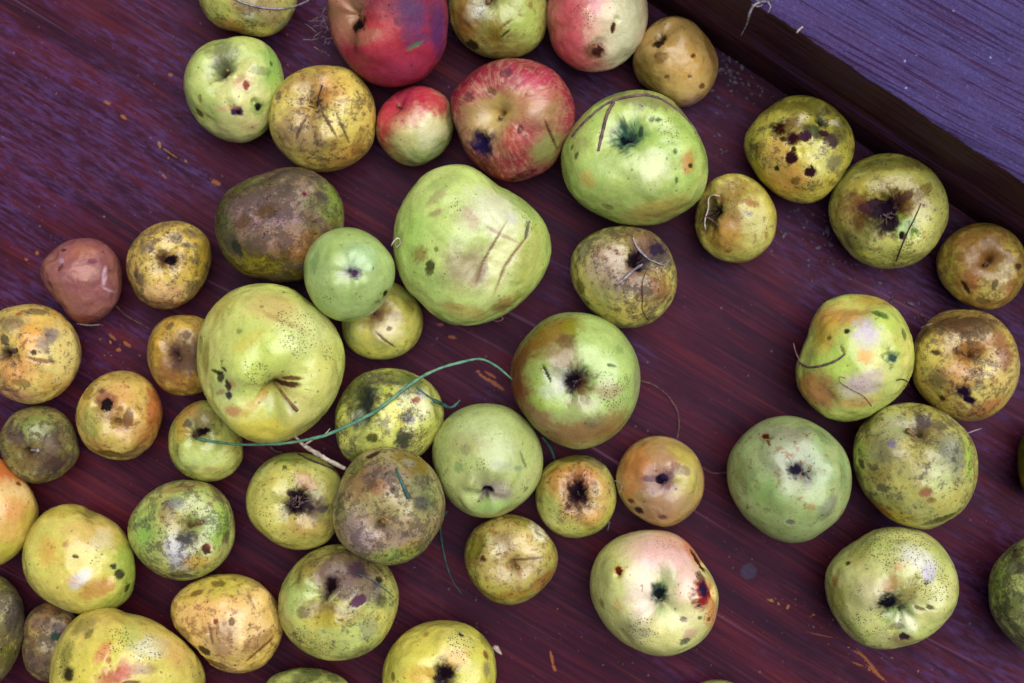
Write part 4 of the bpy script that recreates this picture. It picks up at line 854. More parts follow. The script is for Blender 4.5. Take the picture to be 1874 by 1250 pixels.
def build_apple(idx, a):
    rs = np.random.RandomState(100 + idx)
    pts = P2(a['out'])
    # centroid of the outline polygon
    x, y = pts[:, 0], pts[:, 1]
    x2, y2 = np.roll(x, -1), np.roll(y, -1)
    cr = x * y2 - x2 * y
    c = np.array([((x + x2) * cr).sum(), ((y + y2) * cr).sum()]) / (3 * cr.sum())
    Rpx = smooth_outline(pts, c)
    rm = Rpx.mean()
    # real size from the picture size at the height of the fruit's middle
    rzf = a['rz'] or 0.90
    zc = 0.03
    for _ in range(6):
        k = S * (H - zc) / H
        Rw = rm * k
        zc = a['lift'] + Rw * rzf
    cw = np.array(to_world(c[0], c[1], zc))
    na = int(np.clip(rm * 0.546 * 2 * math.pi / 1.5, 90, 300)) // 2 * 2
    nu = int(na * 0.27)
    nl = max(10, nu // 3)
    th = np.r_[np.linspace(0, math.pi * 0.53, nu + 1)[1:], np.linspace(math.pi * 0.53, math.pi, nl + 1)[1:-1]]
    TH, AZ = np.meshgrid(th, np.arange(na) * 2 * math.pi / na, indexing='ij')
    d = np.stack([np.sin(TH) * np.cos(AZ), np.sin(TH) * np.sin(AZ), np.cos(TH)], -1).reshape(-1, 3)
    d = np.vstack([[0, 0, 1], d, [0, 0, -1]])
    r = np.ones(len(d))
    # lumps
    off = rs.rand(3) * 40
    L = a['lump'] * 1.25 + 0.005
    r += (fbm(d * 1.2 + off, 2) - 0.5) * 3.2 * L
    r += (fbm(d * 3.2 + off, 2) - 0.5) * 1.3 * L
    r += (fbm(d * 9.0 + off, 2) - 0.5) * 0.35 * L

    def dir_of(px, py, depth=0.0):
        ox = (px - c[0]) / rm; oy = -(py - c[1]) / rm
        k = 1.0 / max(0.3, (1 - depth))
        v = np.array([ox, oy]) * k
        ang = math.atan2(oy, ox)
        lim = lookup(Rpx, np.array([ang]))[0] / rm
        m = np.hypot(*v) / lim
        if m > 0.97: v = v / m * 0.97; m = 0.97
        vv = v / lim
        return np.array([vv[0], vv[1], math.sqrt(max(0.02, 1 - vv @ vv))])

    r_hull = r.copy()
    axis = None
    pitinfo = []
    for (kind, px, py, w, dep, pc, cr_) in a['pits']:
        dep = dep * 1.3
        ax = dir_of(px, py, dep * 0.6)
        ax /= np.linalg.norm(ax)
        if axis is None: axis = ax if kind == 's' else -ax
        t = np.arccos(np.clip(d @ ax, -1, 1))
        e1 = np.cross(ax, [0.3, 0.9, 0.1]); e1 /= np.linalg.norm(e1); e2 = np.cross(ax, e1)
        ph = np.arctan2(d @ e2, d @ e1)
        lob = 1 + 0.10 * np.cos(5 * ph + rs.rand() * 6) * (1 if kind == 'c' else 0.3) + 0.16 * np.cos(2 * ph + rs.rand() * 6) + 0.12 * (fbm(d * 3 + off + 5, 2) - .5) * 2
        tw = t / (w * lob)
        r -= dep * (0.72 * np.exp(-tw ** 1.7) + 0.42 * np.exp(-(tw / 0.42) ** 2))
        if kind == 's': r -= 0.13 * np.exp(-(t / (7.5 / rm)) ** 4)
        r += 0.05 * np.exp(-((tw - 2.0) / 0.9) ** 2) * (1 + 0.5 * np.cos(5 * ph + 1))
        pitinfo.append((ax, tw, w, dep, pc, cr_, kind))
    if axis is None:
        axis = np.array([rs.randn(), rs.randn(), -0.4]); axis /= np.linalg.norm(axis)
    # the hidden end too
    t = np.arccos(np.clip(d @ (-axis), -1, 1))
    if all(np.dot(p[0], -axis) < 0.5 for p in pitinfo):
        r -= 0.14 * np.exp(-(t / 0.32) ** 2)
    t = np.arccos(np.clip(d @ axis, -1, 1))
    if all(np.dot(p[0], axis) < 0.5 for p in pitinfo):
        r -= 0.14 * np.exp(-(t / 0.32) ** 2)
    for q in a['D'].split(';'):
        if not q: continue
        px, py, pr, dp = [float(v) for v in q.split(',')]
        dv = dir_of(px, py, dp); dv /= np.linalg.norm(dv)
        t = np.arccos(np.clip(d @ dv, -1, 1))
        t = t * (1 + 0.35 * (fbm(d * 5 + off, 2) - .5) * 2)
        r -= dp * np.exp(-(t / (pr / rm * 0.8)) ** 2.4)
    p = d * r[:, None]
    p[:, 2] *= rzf
    # fit the silhouette
    p *= Rw
    for it in range(5):
        zz = p[:, 2] - p[:, 2].min() + a['lift']
        k = S * (H - zz) / H
        X = (p[:, 0] + cw[0]) / k + CX - c[0]
        Y = -(-(p[:, 1] + cw[1]) / k) - (CY - 0) * 0
        Yp = -(p[:, 1] + cw[1]) / k + CY - c[1]
        ang = np.arctan2(-Yp, X)
        rr = np.hypot(X, Yp)
        nb = 120
        b = ((ang + np.pi) / (2 * np.pi) * nb).astype(int) % nb
        mx = np.zeros(nb)
        np.maximum.at(mx, b, rr)
        mx = np.where(mx < 1, rm, mx)
        f = lookup(Rpx, (np.arange(nb) + .5) / nb * 2 * np.pi - np.pi) / mx
        kk = np.exp(-0.5 * (np.arange(-4, 5) / 1.4) ** 2); kk /= kk.sum()
        f = np.convolve(np.r_[f[-4:], f, f[:4]], kk, 'valid')
        fm = f.mean()
        fv = lookup(f, ang - math.pi / nb)
        wgt = sstep(0.05, 0.75, rr / rm)
        fac = fm + (fv - fm) * wgt
        # scale about the picture centre of the fruit
        nX = X * fac; nY = Yp * fac
        p[:, 0] = (nX + c[0] - CX) * k - cw[0]
        p[:, 1] = -(nY + c[1] - CY) * k - cw[1]
    hull = p * (r_hull / r)[:, None]
    hratio = r_hull / r
    zmin = p[:, 2].min()
    p[:, 2] -= zmin                                   # local: base at 0
    zz = p[:, 2] + a['lift']
    k = S * (H - zz) / H
    PX = (p[:, 0] + cw[0]) / k + CX
    PY = -(p[:, 1] + cw[1]) / k + CY
    up = d[:, 2] > -0.05
    SURF.append((PX[up], PY[up], zz[up], (pts.min(0), pts.max(0)), idx))

    # ------------------------------------------------ paint
    q = d * rm / 100.0
    g = fbm(q * 1.6 + off + 9, 3)
    g2 = fbm(q * 4.5 + off + 3, 3)
    C = col(a['c1'])[None] + (col(a['c2']) - col(a['c1']))[None] * sstep(.38, .62, g)[:, None]
    alt = np.where((sum(a['c1']) % 2) > 0, 1, 0)
    C = C * (1 + 0.22 * (g2 - .5))[:, None]
    C = C * 0.80 + col((232, 222, 168))[None] * 0.20 if a['c1'][1] > 120 else C
    g3 = fbm(q * 7 + off + 91, 4)[:, None]
    g4 = fbm(q * 11 + off + 17, 4)[:, None]
    g5 = fbm(q * 5 + off + 37, 4)[:, None]
    so_, sp_, ru_ = a['amt']
    m = sstep(.52, .74, g3) * (0.14 + 0.45 * ru_); C = C * (1 - m) + C * np.array([.72, .55, .42]) * m
    m = sstep(.54, .72, g4) * (0.12 + 0.5 * so_); C = C * (1 - m) + C * np.array([.55, .56, .5]) * m
    m = sstep(.54, .74, g5) * 0.30; C = C * (1 - m) + np.clip(C * np.array([1.3, 1.2, 1.25]), 0, .85) * m
    sink = np.zeros(len(d))
    warp3 = np.stack([fbm(q * 55 + off + 20, 2), fbm(q * 55 + off + 31, 2), fbm(q * 55 + off + 47, 2)], 1) - .5
    kw = S * (H - zc) / H
    warp = np.stack([fbm(q * 9 + off + 20, 3), fbm(q * 9 + off + 31, 3), fbm(q * 9 + off + 47, 3)], 1) - .5
    warp2 = np.stack([fbm(q * 26 + off + 20, 2), fbm(q * 26 + off + 31, 2), fbm(q * 26 + off + 47, 2)], 1) - .5
    soft = fbm(q * 14 + off + 61, 3)

    def surface_point(px, py):
        dd = (PX - px) ** 2 + (PY - py) ** 2
        dd = np.where(d[:, 2] > -0.02, dd, 1e9)
        return int(np.argmin(dd))

    for (ax, tw, w, dep, pc, cr_, kind) in pitinfo:
        m = (1 - sstep(0.40 * cr_, 1.15 * cr_, tw + (soft - .5) * 0.8)) * 0.85
        C = C * (1 - m[:, None]) + col(pc)[None] * m[:, None]
        m = (1 - sstep(0.16, 0.46, tw + (soft - .5) * 0.35)) * 0.85
        C = C * (1 - m[:, None]) + (col(pc) * 0.3)[None] * m[:, None]
    for (mx_, my_, rx, ry, rot, cc, st) in sorted(parse_marks(a['P']), key=lambda q_: -q_[2] * q_[3]):
        s0 = surface_point(mx_, my_)
        big = min(rx, ry)
        if big >= 12: rx *= 1.1; ry *= 1.1; st = min(1.0, st * 1.08)
        e = (hull - hull[s0]) / hratio[s0] + (warp * min(big * (1.5 if big > 12 else 0.5), 26) + warp2 * min(big * (1.1 if big > 16 else 0.7), 12) + warp3 * min(big * 0.35, 6)) * kw
        ra = math.radians(rot)
        ux, uy = math.cos(ra), -math.sin(ra)
        u = (e[:, 0] * ux + e[:, 1] * uy) / (rx * kw)
        v = (e[:, 0] * -uy + e[:, 1] * ux) / (ry * kw)
        w_ = e[:, 2] / (max(rx, ry) * 1.3 * kw)
        D_ = np.sqrt(u * u + v * v + w_ * w_)
        D_ = D_ + (soft - .5) * (0.5 if big > 14 else 0.2)
        hard = 0.18 if (big < 12 and col(cc).mean() < .08) else (0.42 if big < 16 else 0.58)
        m = (1 - sstep(1 - hard, 1 + hard, D_)) * st
        C = C * (1 - m[:, None]) + col(cc)[None] * m[:, None]
        if col(cc).mean() < .12 and big < 24: sink = np.maximum(sink, m * (0.4 + 0.6 * (warp3[:, 0] + .5)))
    soot, speck, russ = a['amt']
    n = len(p)
    big1 = fbm(q * 1.3 + off + 77, 2)
    mk = np.zeros((n, 3))
    mk[:, 0] = np.clip(soot * (0.55 + 0.9 * big1), 0, 1)
    mk[:, 1] = speck * 0.6
    mk[:, 2] = russ * (0.4 + 1.2 * fbm(q * 1.5 + off + 55, 2))
    for q_ in a['SP'].split(';'):
        if not q_: continue
        sx, sy, sr, am = [float(v) for v in q_.split(',')]
        s0 = surface_point(sx, sy)
        D_ = np.linalg.norm(p - p[s0], axis=1) / (sr * kw) + (soft - .5)
        mk[:, 1] = np.maximum(mk[:, 1], am * (1 - sstep(.6, 1.2, D_)))
    for (ax, tw, w, dep, pc, cr_, kind) in pitinfo:
        mk[:, 2] += 0.35 * russ * (1 - sstep(.8, 2.2, tw))
    mk[:, 1] = np.clip(mk[:, 1], 0, 1.3)
    m2 = np.zeros((n, 3))
    m2[:, 0] = a['dash']
    redness = np.clip((C[:, 0] - C[:, 1] * 1.35) * 6, 0, 1)
    m2[:, 1] = a['streak'] * redness
    m2[:, 2] = a['gloss']
    e1 = np.cross(axis, [0.21, 0.35, 0.9]); e1 /= np.linalg.norm(e1); e2 = np.cross(axis, e1)
    lat = np.arccos(np.clip(d @ axis, -1, 1))
    px_ = d @ e1; py_ = d @ e2
    nn = np.hypot(px_, py_) + 1e-6
    tw_ = 0.25 * (fbm(q * 3 + off, 2) - .5)
    sc = np.stack([px_ / nn + tw_, py_ / nn, lat * 0.16], 1)

    p = p - d * (sink * 0.0007)[:, None]
    # ------------------------------------------------ mesh
    rows = len(th)
    faces = []
    for j in range(na):
        faces.append((0, 1 + j, 1 + (j + 1) % na))
    base = 1 + np.arange(rows - 1)[:, None] * na
    jj = np.arange(na)[None, :]
    j2 = (jj + 1) % na
    quads = np.stack([base + jj, base + na + jj, base + na + j2, base + j2], -1).reshape(-1, 4)
    last = 1 + (rows - 1) * na
    tris2 = [(last + j, n - 1, last + (j + 1) % na) for j in range(na)]
    me = bpy.data.meshes.new("fruit")
    nloop = na * 3 * 2 + len(quads) * 4
    me.vertices.add(n)
    me.vertices.foreach_set("co", p.astype(np.float32).ravel())
    me.loops.add(nloop)
    li = np.concatenate([np.array(faces).ravel(), quads.ravel(), np.array(tris2).ravel()])
    me.loops.foreach_set("vertex_index", li.astype(np.int32))
    npoly = na * 2 + len(quads)
    tot = np.r_[np.full(na, 3), np.full(len(quads), 4), np.full(na, 3)]
    st_ = np.r_[0, np.cumsum(tot)[:-1]]
    me.polygons.add(npoly)
    me.polygons.foreach_set("loop_start", st_.astype(np.int32))
    me.polygons.foreach_set("loop_total", tot.astype(np.int32))
    me.polygons.foreach_set("use_smooth", np.ones(npoly, bool))
    me.update(calc_edges=True)
    at = me.attributes.new("skin", 'FLOAT_COLOR', 'POINT')
    at.data.foreach_set("color", np.c_[np.clip(C, 0.003, 0.9), np.ones(n)].astype(np.float32).ravel())
    for nm, arr in (("marks", mk), ("marks_two", m2), ("streak_co", sc)):
        at = me.attributes.new(nm, 'FLOAT_VECTOR', 'POINT')
        at.data.foreach_set("vector", arr.astype(np.float32).ravel())
    me.materials.append(M_SKIN)
    root = bpy.data.objects.new("apple", None)
    root.empty_display_size = 0.01
    root.location = (cw[0], cw[1], a['lift'])
    COL.objects.link(root)
    tag(root, a['label'], "apple", "windfall apples on the wooden board")
    fo = bpy.data.objects.new("fruit", me)
    COL.objects.link(fo)
    fo.parent = root

    # ------------------------------------------------ stem and calyx
    def pit_frame(info):
        ax = info[0]
        i = np.argmin(info[1])
        P0 = p[i]
        nrm = ax * np.array([1, 1, 1 / rzf]); nrm /= np.linalg.norm(nrm)
        return P0, nrm
    if a['stem'] and pitinfo:
        P0, nr = pit_frame(pitinfo[0])
        ex, ey, rad = a['stem']
        zt = p[:, 2].max() * 0.93 + a['lift']
        i = np.argmin((PX - ex) ** 2 + (PY - ey) ** 2 + np.where(d[:, 2] > 0, 0, 1e9))
        length_px = math.hypot(ex - (PX[np.argmin(pitinfo[0][1])]), ey - PY[np.argmin(pitinfo[0][1])])
        hz = max(P0[2] + 0.35 * pitinfo[0][3] * Rw, P0[2] + 0.0025)
        if length_px > 14: hz = min(p[i][2] + 0.004, p[:, 2].max() + 0.002)
        kz = S * (H - (hz + a['lift'])) / H
        E = np.array([(ex - CX) * kz - cw[0], -(ey - CY) * kz - cw[1], hz])
        mid = P0 * 0.45 + E * 0.55 + nr * 0.0006
        mid[2] = P0[2] * 0.3 + E[2] * 0.7
        path = spline([P0 - nr * 0.0015, mid, E], 9)
        if length_px > 14:
            for q_ in range(2, 9):
                dd_ = np.where(d[:, 2] > 0, (p[:, 0] - path[q_][0]) ** 2 + (p[:, 1] - path[q_][1]) ** 2, 1e9)
                path[q_][2] = max(path[q_][2], p[np.argmin(dd_)][2] + 0.0012 * q_ / 3)
        if length_px < 14:
            j_ = np.argmin((PX - ex) ** 2 + (PY - ey) ** 2 + np.where(d[:, 2] > 0, 0, 1e9))
            B_ = p[j_]
            dr_ = nr + np.array([0, 0, .6]) + rs.randn(3) * .12; dr_ /= np.linalg.norm(dr_)
            path = np.array([B_ + dr_ * t_ for t_ in np.linspace(-.001, .0034, 9)])
        rk = rad * kw * (0.72 if length_px < 14 else 0.55)
        rad_ = rk * np.array([1.05, .85, .75, .7, .7, .75, .9, 1.2, 1.1])
        sm = {'D': M_STEMDK, 'P': M_GREYROOT}.get(a['stem_mat'], M_STEM)
        V, F = tube(path, rad_, 9)
        # uneven bark
        V = [np.array(v) + rs.randn(3) * rk * 0.07 for v in V]
        mesh_obj("stem", V, F, sm, root)
    if a['calyx']:
        ci = [q for q in pitinfo if q[6] == 'c'][0]
        P0, nr = pit_frame(ci)
        sz = a['calyx'][0] * kw * 1.35
        e1 = np.cross(nr, [0.2, 0.8, 0.3]); e1 /= np.linalg.norm(e1); e2 = np.cross(nr, e1)
        V, F = [], []
        ns = 5
        for s_ in range(ns * 2):
            w0 = 2 * math.pi * (s_ + rs.rand() * 0.4) / (ns * 2)
            curl = rs.uniform(-0.8, 1.1) if s_ % 2 == 0 else rs.uniform(-1.3, -.5)
            ln = sz * rs.uniform(.75, 1.25) * (1 if s_ % 2 == 0 else .6)
            dirr = math.cos(w0) * e1 + math.sin(w0) * e2
            side = -math.sin(w0) * e1 + math.cos(w0) * e2
            b0 = len(V)
            cur = P0 + dirr * sz * 0.25 - nr * 0.0004
            ang_ = 1.15
            wid = sz * rs.uniform(.16, .26)
            for q_ in range(5):
                wd = wid * (1 - q_ / 4.3)
                lft = rs.randn() * wd * .2
                V.append(cur + side * wd); V.append(cur + nr * wd * .5 + side * lft); V.append(cur - side * wd)
                ang_ += -curl * 0.38
                cur = cur + (dirr * math.cos(ang_) + nr * math.sin(ang_)) * ln / 4
            for q_ in range(4):
                i0 = b0 + q_ * 3
                F += [(i0, i0 + 3, i0 + 4, i0 + 1), (i0 + 1, i0 + 4, i0 + 5, i0 + 2), (i0, i0 + 2, i0 + 5, i0 + 3)]
        # stamen tuft
        for s_ in range(7):
            w0 = rs.rand() * 6.3
            b_ = P0 + (math.cos(w0) * e1 + math.sin(w0) * e2) * sz * .2 * rs.rand()
            tip = b_ + nr * sz * rs.uniform(.3, .6) + (e1 * rs.randn() + e2 * rs.randn()) * sz * .2
            v_, f_ = tube([b_, (b_ + tip) / 2 + e1 * sz * .05, tip], [sz * .06, sz * .05, sz * .04], 4)
            o_ = len(V)
            V += v_; F += [tuple(x_ + o_ for x_ in f) for f in f_]
        mesh_obj("calyx", V, F, M_CALYX, root, smooth=False)
    return root


for i_, a_ in enumerate(APPLES):
    build_apple(i_, a_)


# ---------------------------------------------------------------- the wood and the raised plank
def grid_sheet(name, x0, x1, y0, y1, n, mat):
    xs = np.linspace(x0, x1, n); ys = np.linspace(y0, y1, n)
    V = [(x, y, 0.0) for y in ys for x in xs]
    F = [(j * n + i, j * n + i + 1, (j + 1) * n + i + 1, (j + 1) * n + i) for j in range(n - 1) for i in range(n - 1)]
    b = len(V)
    V += [(x0, y0, -.03), (x1, y0, -.03), (x1, y1, -.03), (x0, y1, -.03)]
    F += [(b, b + 3, b + 2, b + 1)]
    F += [(0, b, b + 1, n - 1), (n - 1, b + 1, b + 2, n * n - 1), (n * n - 1, b + 2, b + 3, n * (n - 1)), (n * (n - 1), b + 3, b, 0)]
    return mesh_obj(name, V, F, mat, smooth=False)


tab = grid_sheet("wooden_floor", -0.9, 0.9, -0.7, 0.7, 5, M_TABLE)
tag(tab, "dark red stained wooden board with a painted-in violet sky film under the apples", kind='structure')

# plank: outline across its width (distance from the picture centre's normal, height)
LH = 0.085
dirv = np.array([0.8316, -0.5553])         # along the edge, down to the right
nrm2 = np.array([0.5553, 0.8316])          # away from the apples
dt = 678 * S
prof_side = [(655 * S, -0.0005), (655 * S, 0.010), (657 * S, 0.024), (660.5 * S, 0.032), (665 * S, 0.0355), (670 * S, 0.0375), (671 * S, 0.040), (672 * S, 0.055), (674 * S, 0.070), (675 * S, LH - 0.003), (676.5 * S, LH - 0.0008)]
prof_top = [(676.5 * S, LH - 0.0008), (679 * S, LH), (700 * S, LH), (760 * S, LH), (900 * S, LH), (900 * S + .15, LH)]


def extrude(name, prof, mat, n, jitter, parent, seed):
    rs = np.random.RandomState(seed)
    ts = np.linspace(-0.62, 0.62, n)
    V, F = [], []
    m = len(prof)
    wv = rs.randn(n)
    wv = np.convolve(np.r_[wv, wv, wv], np.ones(5) / 5, 'same')[n:2 * n]
    fine = rs.randn(n)
    for i, t in enumerate(ts):
        for j, (dd, z) in enumerate(prof):
            edge = math.exp(-((dd - 676.5 * S) / 0.002) ** 2) * math.exp(-((z - LH) / 0.004) ** 2)
            off = (wv[i] * 0.0004 + fine[i] * 0.00022) * edge + wv[i] * 0.0003
            q = dirv * t + nrm2 * (dd + off * jitter * 0.6)
            V.append((q[0], q[1], z - abs(fine[i]) * 0.0002 * edge))
    for i in range(n - 1):
        for j in range(m - 1):
            F.append((i * m + j, (i + 1) * m + j, (i + 1) * m + j + 1, i * m + j + 1))
    return V, F


pl = bpy.data.objects.new("plank", None)
COL.objects.link(pl)
tag(pl, "raised violet blue weathered plank with a dark brown side along the upper right", "plank")
V, F = extrude("side", prof_side, M_LSIDE, 500, 1.0, pl, 3)
mesh_obj("side_face", V, F, M_LSIDE, pl)
V, F = extrude("top", prof_top, M_LTOP, 500, 1.0, pl, 3)
mesh_obj("top_face", V, F, M_LTOP, pl)


# ---------------------------------------------------------------- straws, grass, crumbs
def surf_z(px, py):
    z = 0.0
    for (X, Y, Z, (mn, mx), _) in SURF:
        if px < mn[0] - 3 or px > mx[0] + 3 or py < mn[1] - 3 or py > mx[1] + 3: continue
        dd = (X - px) ** 2 + (Y - py) ** 2
        i = np.argmin(dd)
        if dd[i] < 20: z = max(z, Z[i])
    # the plank
    for zt in (LH,):
        x, y = to_world(px, py, zt)
        if x * nrm2[0] + y * nrm2[1] > dt: z = max(z, LH)
    return z


def strand(name, label, cat, pts, width, mat, mode='drape', flat=0.5, taper=(0.6, 1, 0.25), n=40, lift=0.0006, group=None, zs=None, parent=None, wob=0.0, seed=0, sides=6):
    rs = np.random.RandomState(seed + 5)
    pp = spline([(x, y, 0) for x, y in pts], n)[:, :2]
    if wob: pp = pp + np.cumsum(rs.randn(n, 2), 0) * wob * 0.3
    if zs is None:
        z = np.array([surf_z(x, y) for x, y in pp])
        if mode == 'bridge':      # stiff: stays above, spans the gaps
            t = np.arange(n)
            hull = []
            for i in range(n):
                while len(hull) >= 2:
                    a_, b_ = hull[-2], hull[-1]
                    if (z[b_] - z[a_]) * (i - a_) <= (z[i] - z[a_]) * (b_ - a_): hull.pop()
                    else: break
                hull.append(i)
            z = np.interp(t, hull, z[hull])
        else:
            for _ in range(3):
                z2 = np.convolve(np.r_[z[0], z, z[-1]], [.25, .5, .25], 'valid')
                z = np.maximum(z, z2)
    else:
        z = np.interp(np.linspace(0, 1, n), np.linspace(0, 1, len(zs)), zs)
    z = z + lift
    path = []
    for (x, y), zz in zip(pp, z):
        X, Y = to_world(x, y, zz)
        path.append((X, Y, zz))
    path = np.array(path)
    w = np.interp(np.linspace(0, 1, n), [0, .5, 1], taper) * width * S * 0.5 * 0.74
    w = w * (1 + 0.12 * rs.randn(n))
    o0 = path[0].copy()
    V, F = tube(path - o0, w, sides, flat)
    o = mesh_obj(name, V, F, mat, parent)
    o.location = o0 if parent is None else o0 - np.array(parent.location)
    if parent is None: tag(o, label, cat, group)
    return o


strand("grass_straw", "long green grass blade arching over the black stained and yellow apples", "grass blade",
       [(358, 803), (430, 813), (510, 812), (570, 803), (610, 791), (680, 757), (720, 728), (760, 697), (800, 676), (840, 664), (878, 657), (905, 668), (922, 681), (938, 695)], 7.5, M_GRASS, 'bridge', .35, (.75, 1.15, .7), 70)
strand("leaf_strand", "short dark green leaf strand hanging off the black stained apple", "leaf",
       [(762, 708), (785, 728), (806, 738), (826, 746), (842, 732)], 9, M_GRASSDK, 'drape', .35, (.3, 1.2, .4), 20, zs=[surf_z(762, 708) + .001, surf_z(785, 728) + .001, .03, .02, .02])
strand("grass_shred", "dark blue green blade scrap lying on the grey brown russeted apple", "grass blade", [(724, 858), (734, 880), (748, 912)], 11, M_GRASSDK, 'drape', .4, (.35, .8, 1.1), 14)
strand("grass_stalk", "thin grey green stalk on the wood below the grey brown russeted apple", "stalk", [(818, 935), (806, 962), (814, 1020), (828, 1062), (846, 1088)], 5, M_GRASSDK, 'drape', .6, (1, .8, .35), 26, zs=[.01, .004, .0008, .0006, .0006])
strand("grass_sliver", "dark green sliver in the gap between the half brown and smooth pale green apples", "grass blade", [(992, 800), (1008, 822), (1018, 850)], 8, M_GRASSDK, 'drape', .4, (.5, 1, .4), 12, zs=[.02, .015, .008])
st = strand("dry_stalk", "pale dry stalk with a fork, crossing under the long grass blade", "stalk", [(520, 783), (538, 797), (556, 815), (580, 830), (606, 845), (632, 858)], 11, M_STRAW, 'drape', .7, (.3, 1.1, .9), 30, zs=[surf_z(530, 790) + .001, .040, .036, .032, .030, .028])
strand("side_shoot", None, None, [(556, 815), (575, 803), (594, 795), (604, 784)], 5, M_STRAW, 'drape', .7, (1, .8, .4), 12, zs=[.038, .037, .036, .035], parent=st)
strand("dry_stalk", "small grey straw lying in the gap left of the forked dry stalk", "stalk", [(494, 817), (504, 826), (516, 828)], 7, M_TWIG, 'drape', .6, (.4, 1, .6), 10, zs=[.006, .004, .003])
bs = strand("bent_stalk", "curved brown stalk hooked over the left side of the lilac patched apple", "stalk", [(1464, 664), (1480, 672), (1505, 669), (1530, 660), (1547, 648)], 6, M_TWIG, 'drape', .7, (.6, 1.0, .7), 24)
strand("side_shoot", None, None, [(1452, 628), (1456, 644), (1464, 664), (1458, 674)], 4, M_TWIG, 'drape', .7, (.5, 1, .6), 12, zs=[.036, .035, .034, .033], parent=bs)
tw = strand("twine", "dark brown twine arching over the top of the large bright green apple", "twine", [(1046, 250), (1064, 229), (1087, 208), (1112, 191), (1140, 181), (1173, 176), (1203, 181), (1230, 197), (1254, 220), (1270, 246)], 6, M_TWIG, 'drape', .6, (.9, 1.2, .5), 60, seed=2, wob=1.2)
strand("side_shoot", None, None, [(1124, 187), (1112, 207), (1103, 240), (1095, 276)], 8, M_TWIG, 'drape', .6, (.9, 1, .8), 24, parent=tw)
strand("straw", "whitish straw lying over the cut off apple at the top left", "straw", [(415, -10), (440, 3), (470, 12), (500, 16), (530, 14), (560, 3), (575, -8)], 5, M_GREYROOT, 'bridge', .6, (.8, 1, .8), 30)
rt = strand("dry_root", "thin pale root hanging over the plank's edge at the top", "root", [(1408, 3), (1392, 4), (1380, 10), (1372, 24), (1368, 40), (1362, 54), (1356, 65)], 6, M_GREYROOT, 'drape', .7, (.7, 1, .4), 24, zs=[LH + .0005, LH + .001, LH + .003, LH + .002, LH - .004, LH - .012, LH - .02])
for q_ in ([(1392, 4), (1384, 0), (1380, -8)], [(1404, 3), (1410, 12), (1405, 24)], [(1410, 2), (1418, -4), (1424, 4)], [(1376, 8), (1388, 12), (1396, 8)], [(1388, 6), (1400, -2), (1412, -3)]):
    strand("rootlet", None, None, q_, 3, M_GREYROOT, 'drape', .8, (1, .8, .4), 10, zs=[LH + .001, LH + .003, LH + .002], parent=rt)
strand("straw_scrap", "tiny white straw scrap on the plank's edge", "straw", [(1458, 60), (1463, 54), (1469, 49)], 4, M_STRAW, 'drape', .6, (1, 1, .8), 6, zs=[LH + .0006] * 3)
strand("fibre", "long fine dark fibre curling on the wood right of the half brown apple", "fibre", [(1173, 697), (1200, 706), (1224, 726), (1240, 752), (1243, 780), (1240, 800)], 2.4, M_TWIG, 'drape', 1, (1, 1, .8), 40, zs=[.003, .001, .0008, .0008, .001, .004], wob=1.0)
strand("fibre", "fine pale fibre on the wood below the rotten apple", "fibre", [(212, 560), (228, 575), (250, 588), (276, 602)], 3, M_TWIG, 'drape', 1, (1.2, .9, .5), 24, zs=[.004, .001, .0008, .0008], wob=.8)
strand("straw", "short yellowish straw sticking out below the rotten apple", "straw", [(140, 592), (162, 595), (184, 594)], 3.5, M_STRAW, 'drape', .7, (.6, 1, .5), 10, zs=[.006, .005, .004])
strand("fibre", "fine fibre running from the orange brown to the large matt green apple", "fibre", [(1286, 856), (1300, 864), (1316, 866), (1334, 864)], 2.4, M_TWIG, 'drape', 1, (1, 1, .8), 20, zs=[.012, .006, .006, .012], wob=.6)
strand("stalk", "thin dark stalk lying across the black crowned apple near the plank", "stalk", [(1686, 372), (1674, 400), (1658, 432), (1640, 478)], 3, M_DKTWIG, 'drape', .8, (.6, 1, 1.4), 30)
strand("seed_stalk", "white bent seed stalk on the hollow rotten side of the small yellow apple", "stalk", [(1318, 359), (1304, 357), (1297, 364), (1296, 382), (1290, 404), (1291, 420)], 4, M_STRAW, 'drape', .7, (.7, 1, .7), 22, lift=.002)
strand("straw", "short straw lying low on the hollow rotten apple", "straw", [(1292, 396), (1304, 404), (1316, 414)], 5, M_TWIG, 'drape', .7, (.6, 1, .4), 10, lift=.002)
for k_, (q_, w_, lb) in enumerate([
    ([(1128, 522), (1145, 508), (1160, 494), (1176, 484)], 8, "pale broad straw stuck in the calyx of the purple sunken apple"),
    ([(1158, 434), (1166, 452), (1180, 468), (1192, 478)], 6, "grey straw above the calyx of the purple sunken apple"),
    ([(1185, 492), (1176, 515), (1176, 545), (1176, 568), (1188, 588)], 2.4, "fine dark hair running down the purple sunken apple"),
    ([(1180, 470), (1200, 480), (1216, 484), (1230, 470)], 3, "thin grey fibre right of the calyx of the purple sunken apple")]):
    strand("straw", lb, "straw", q_, w_, M_GREYROOT if k_ != 2 else M_DKTWIG, 'drape', .6, (.5, 1, .7), 20, lift=.0009, seed=k_)
strand("straw", "curled straw under the lower rim of the biggest green apple", "straw", [(885, 573), (897, 580), (912, 578), (921, 583), (912, 588), (900, 586)], 3.5, M_TWIG, 'drape', .7, (.6, 1, .6), 20, zs=[.036, .034, .03, .026, .026, .028])
strand("straw_loop", "small pale straw loop at the left shoulder of the biggest green apple", "straw", [(716, 450), (722, 440), (730, 436), (732, 446), (724, 454)], 4, M_STRAW, 'drape', .7, (.7, 1, .7), 14, zs=[.05, .052, .052, .05, .048])
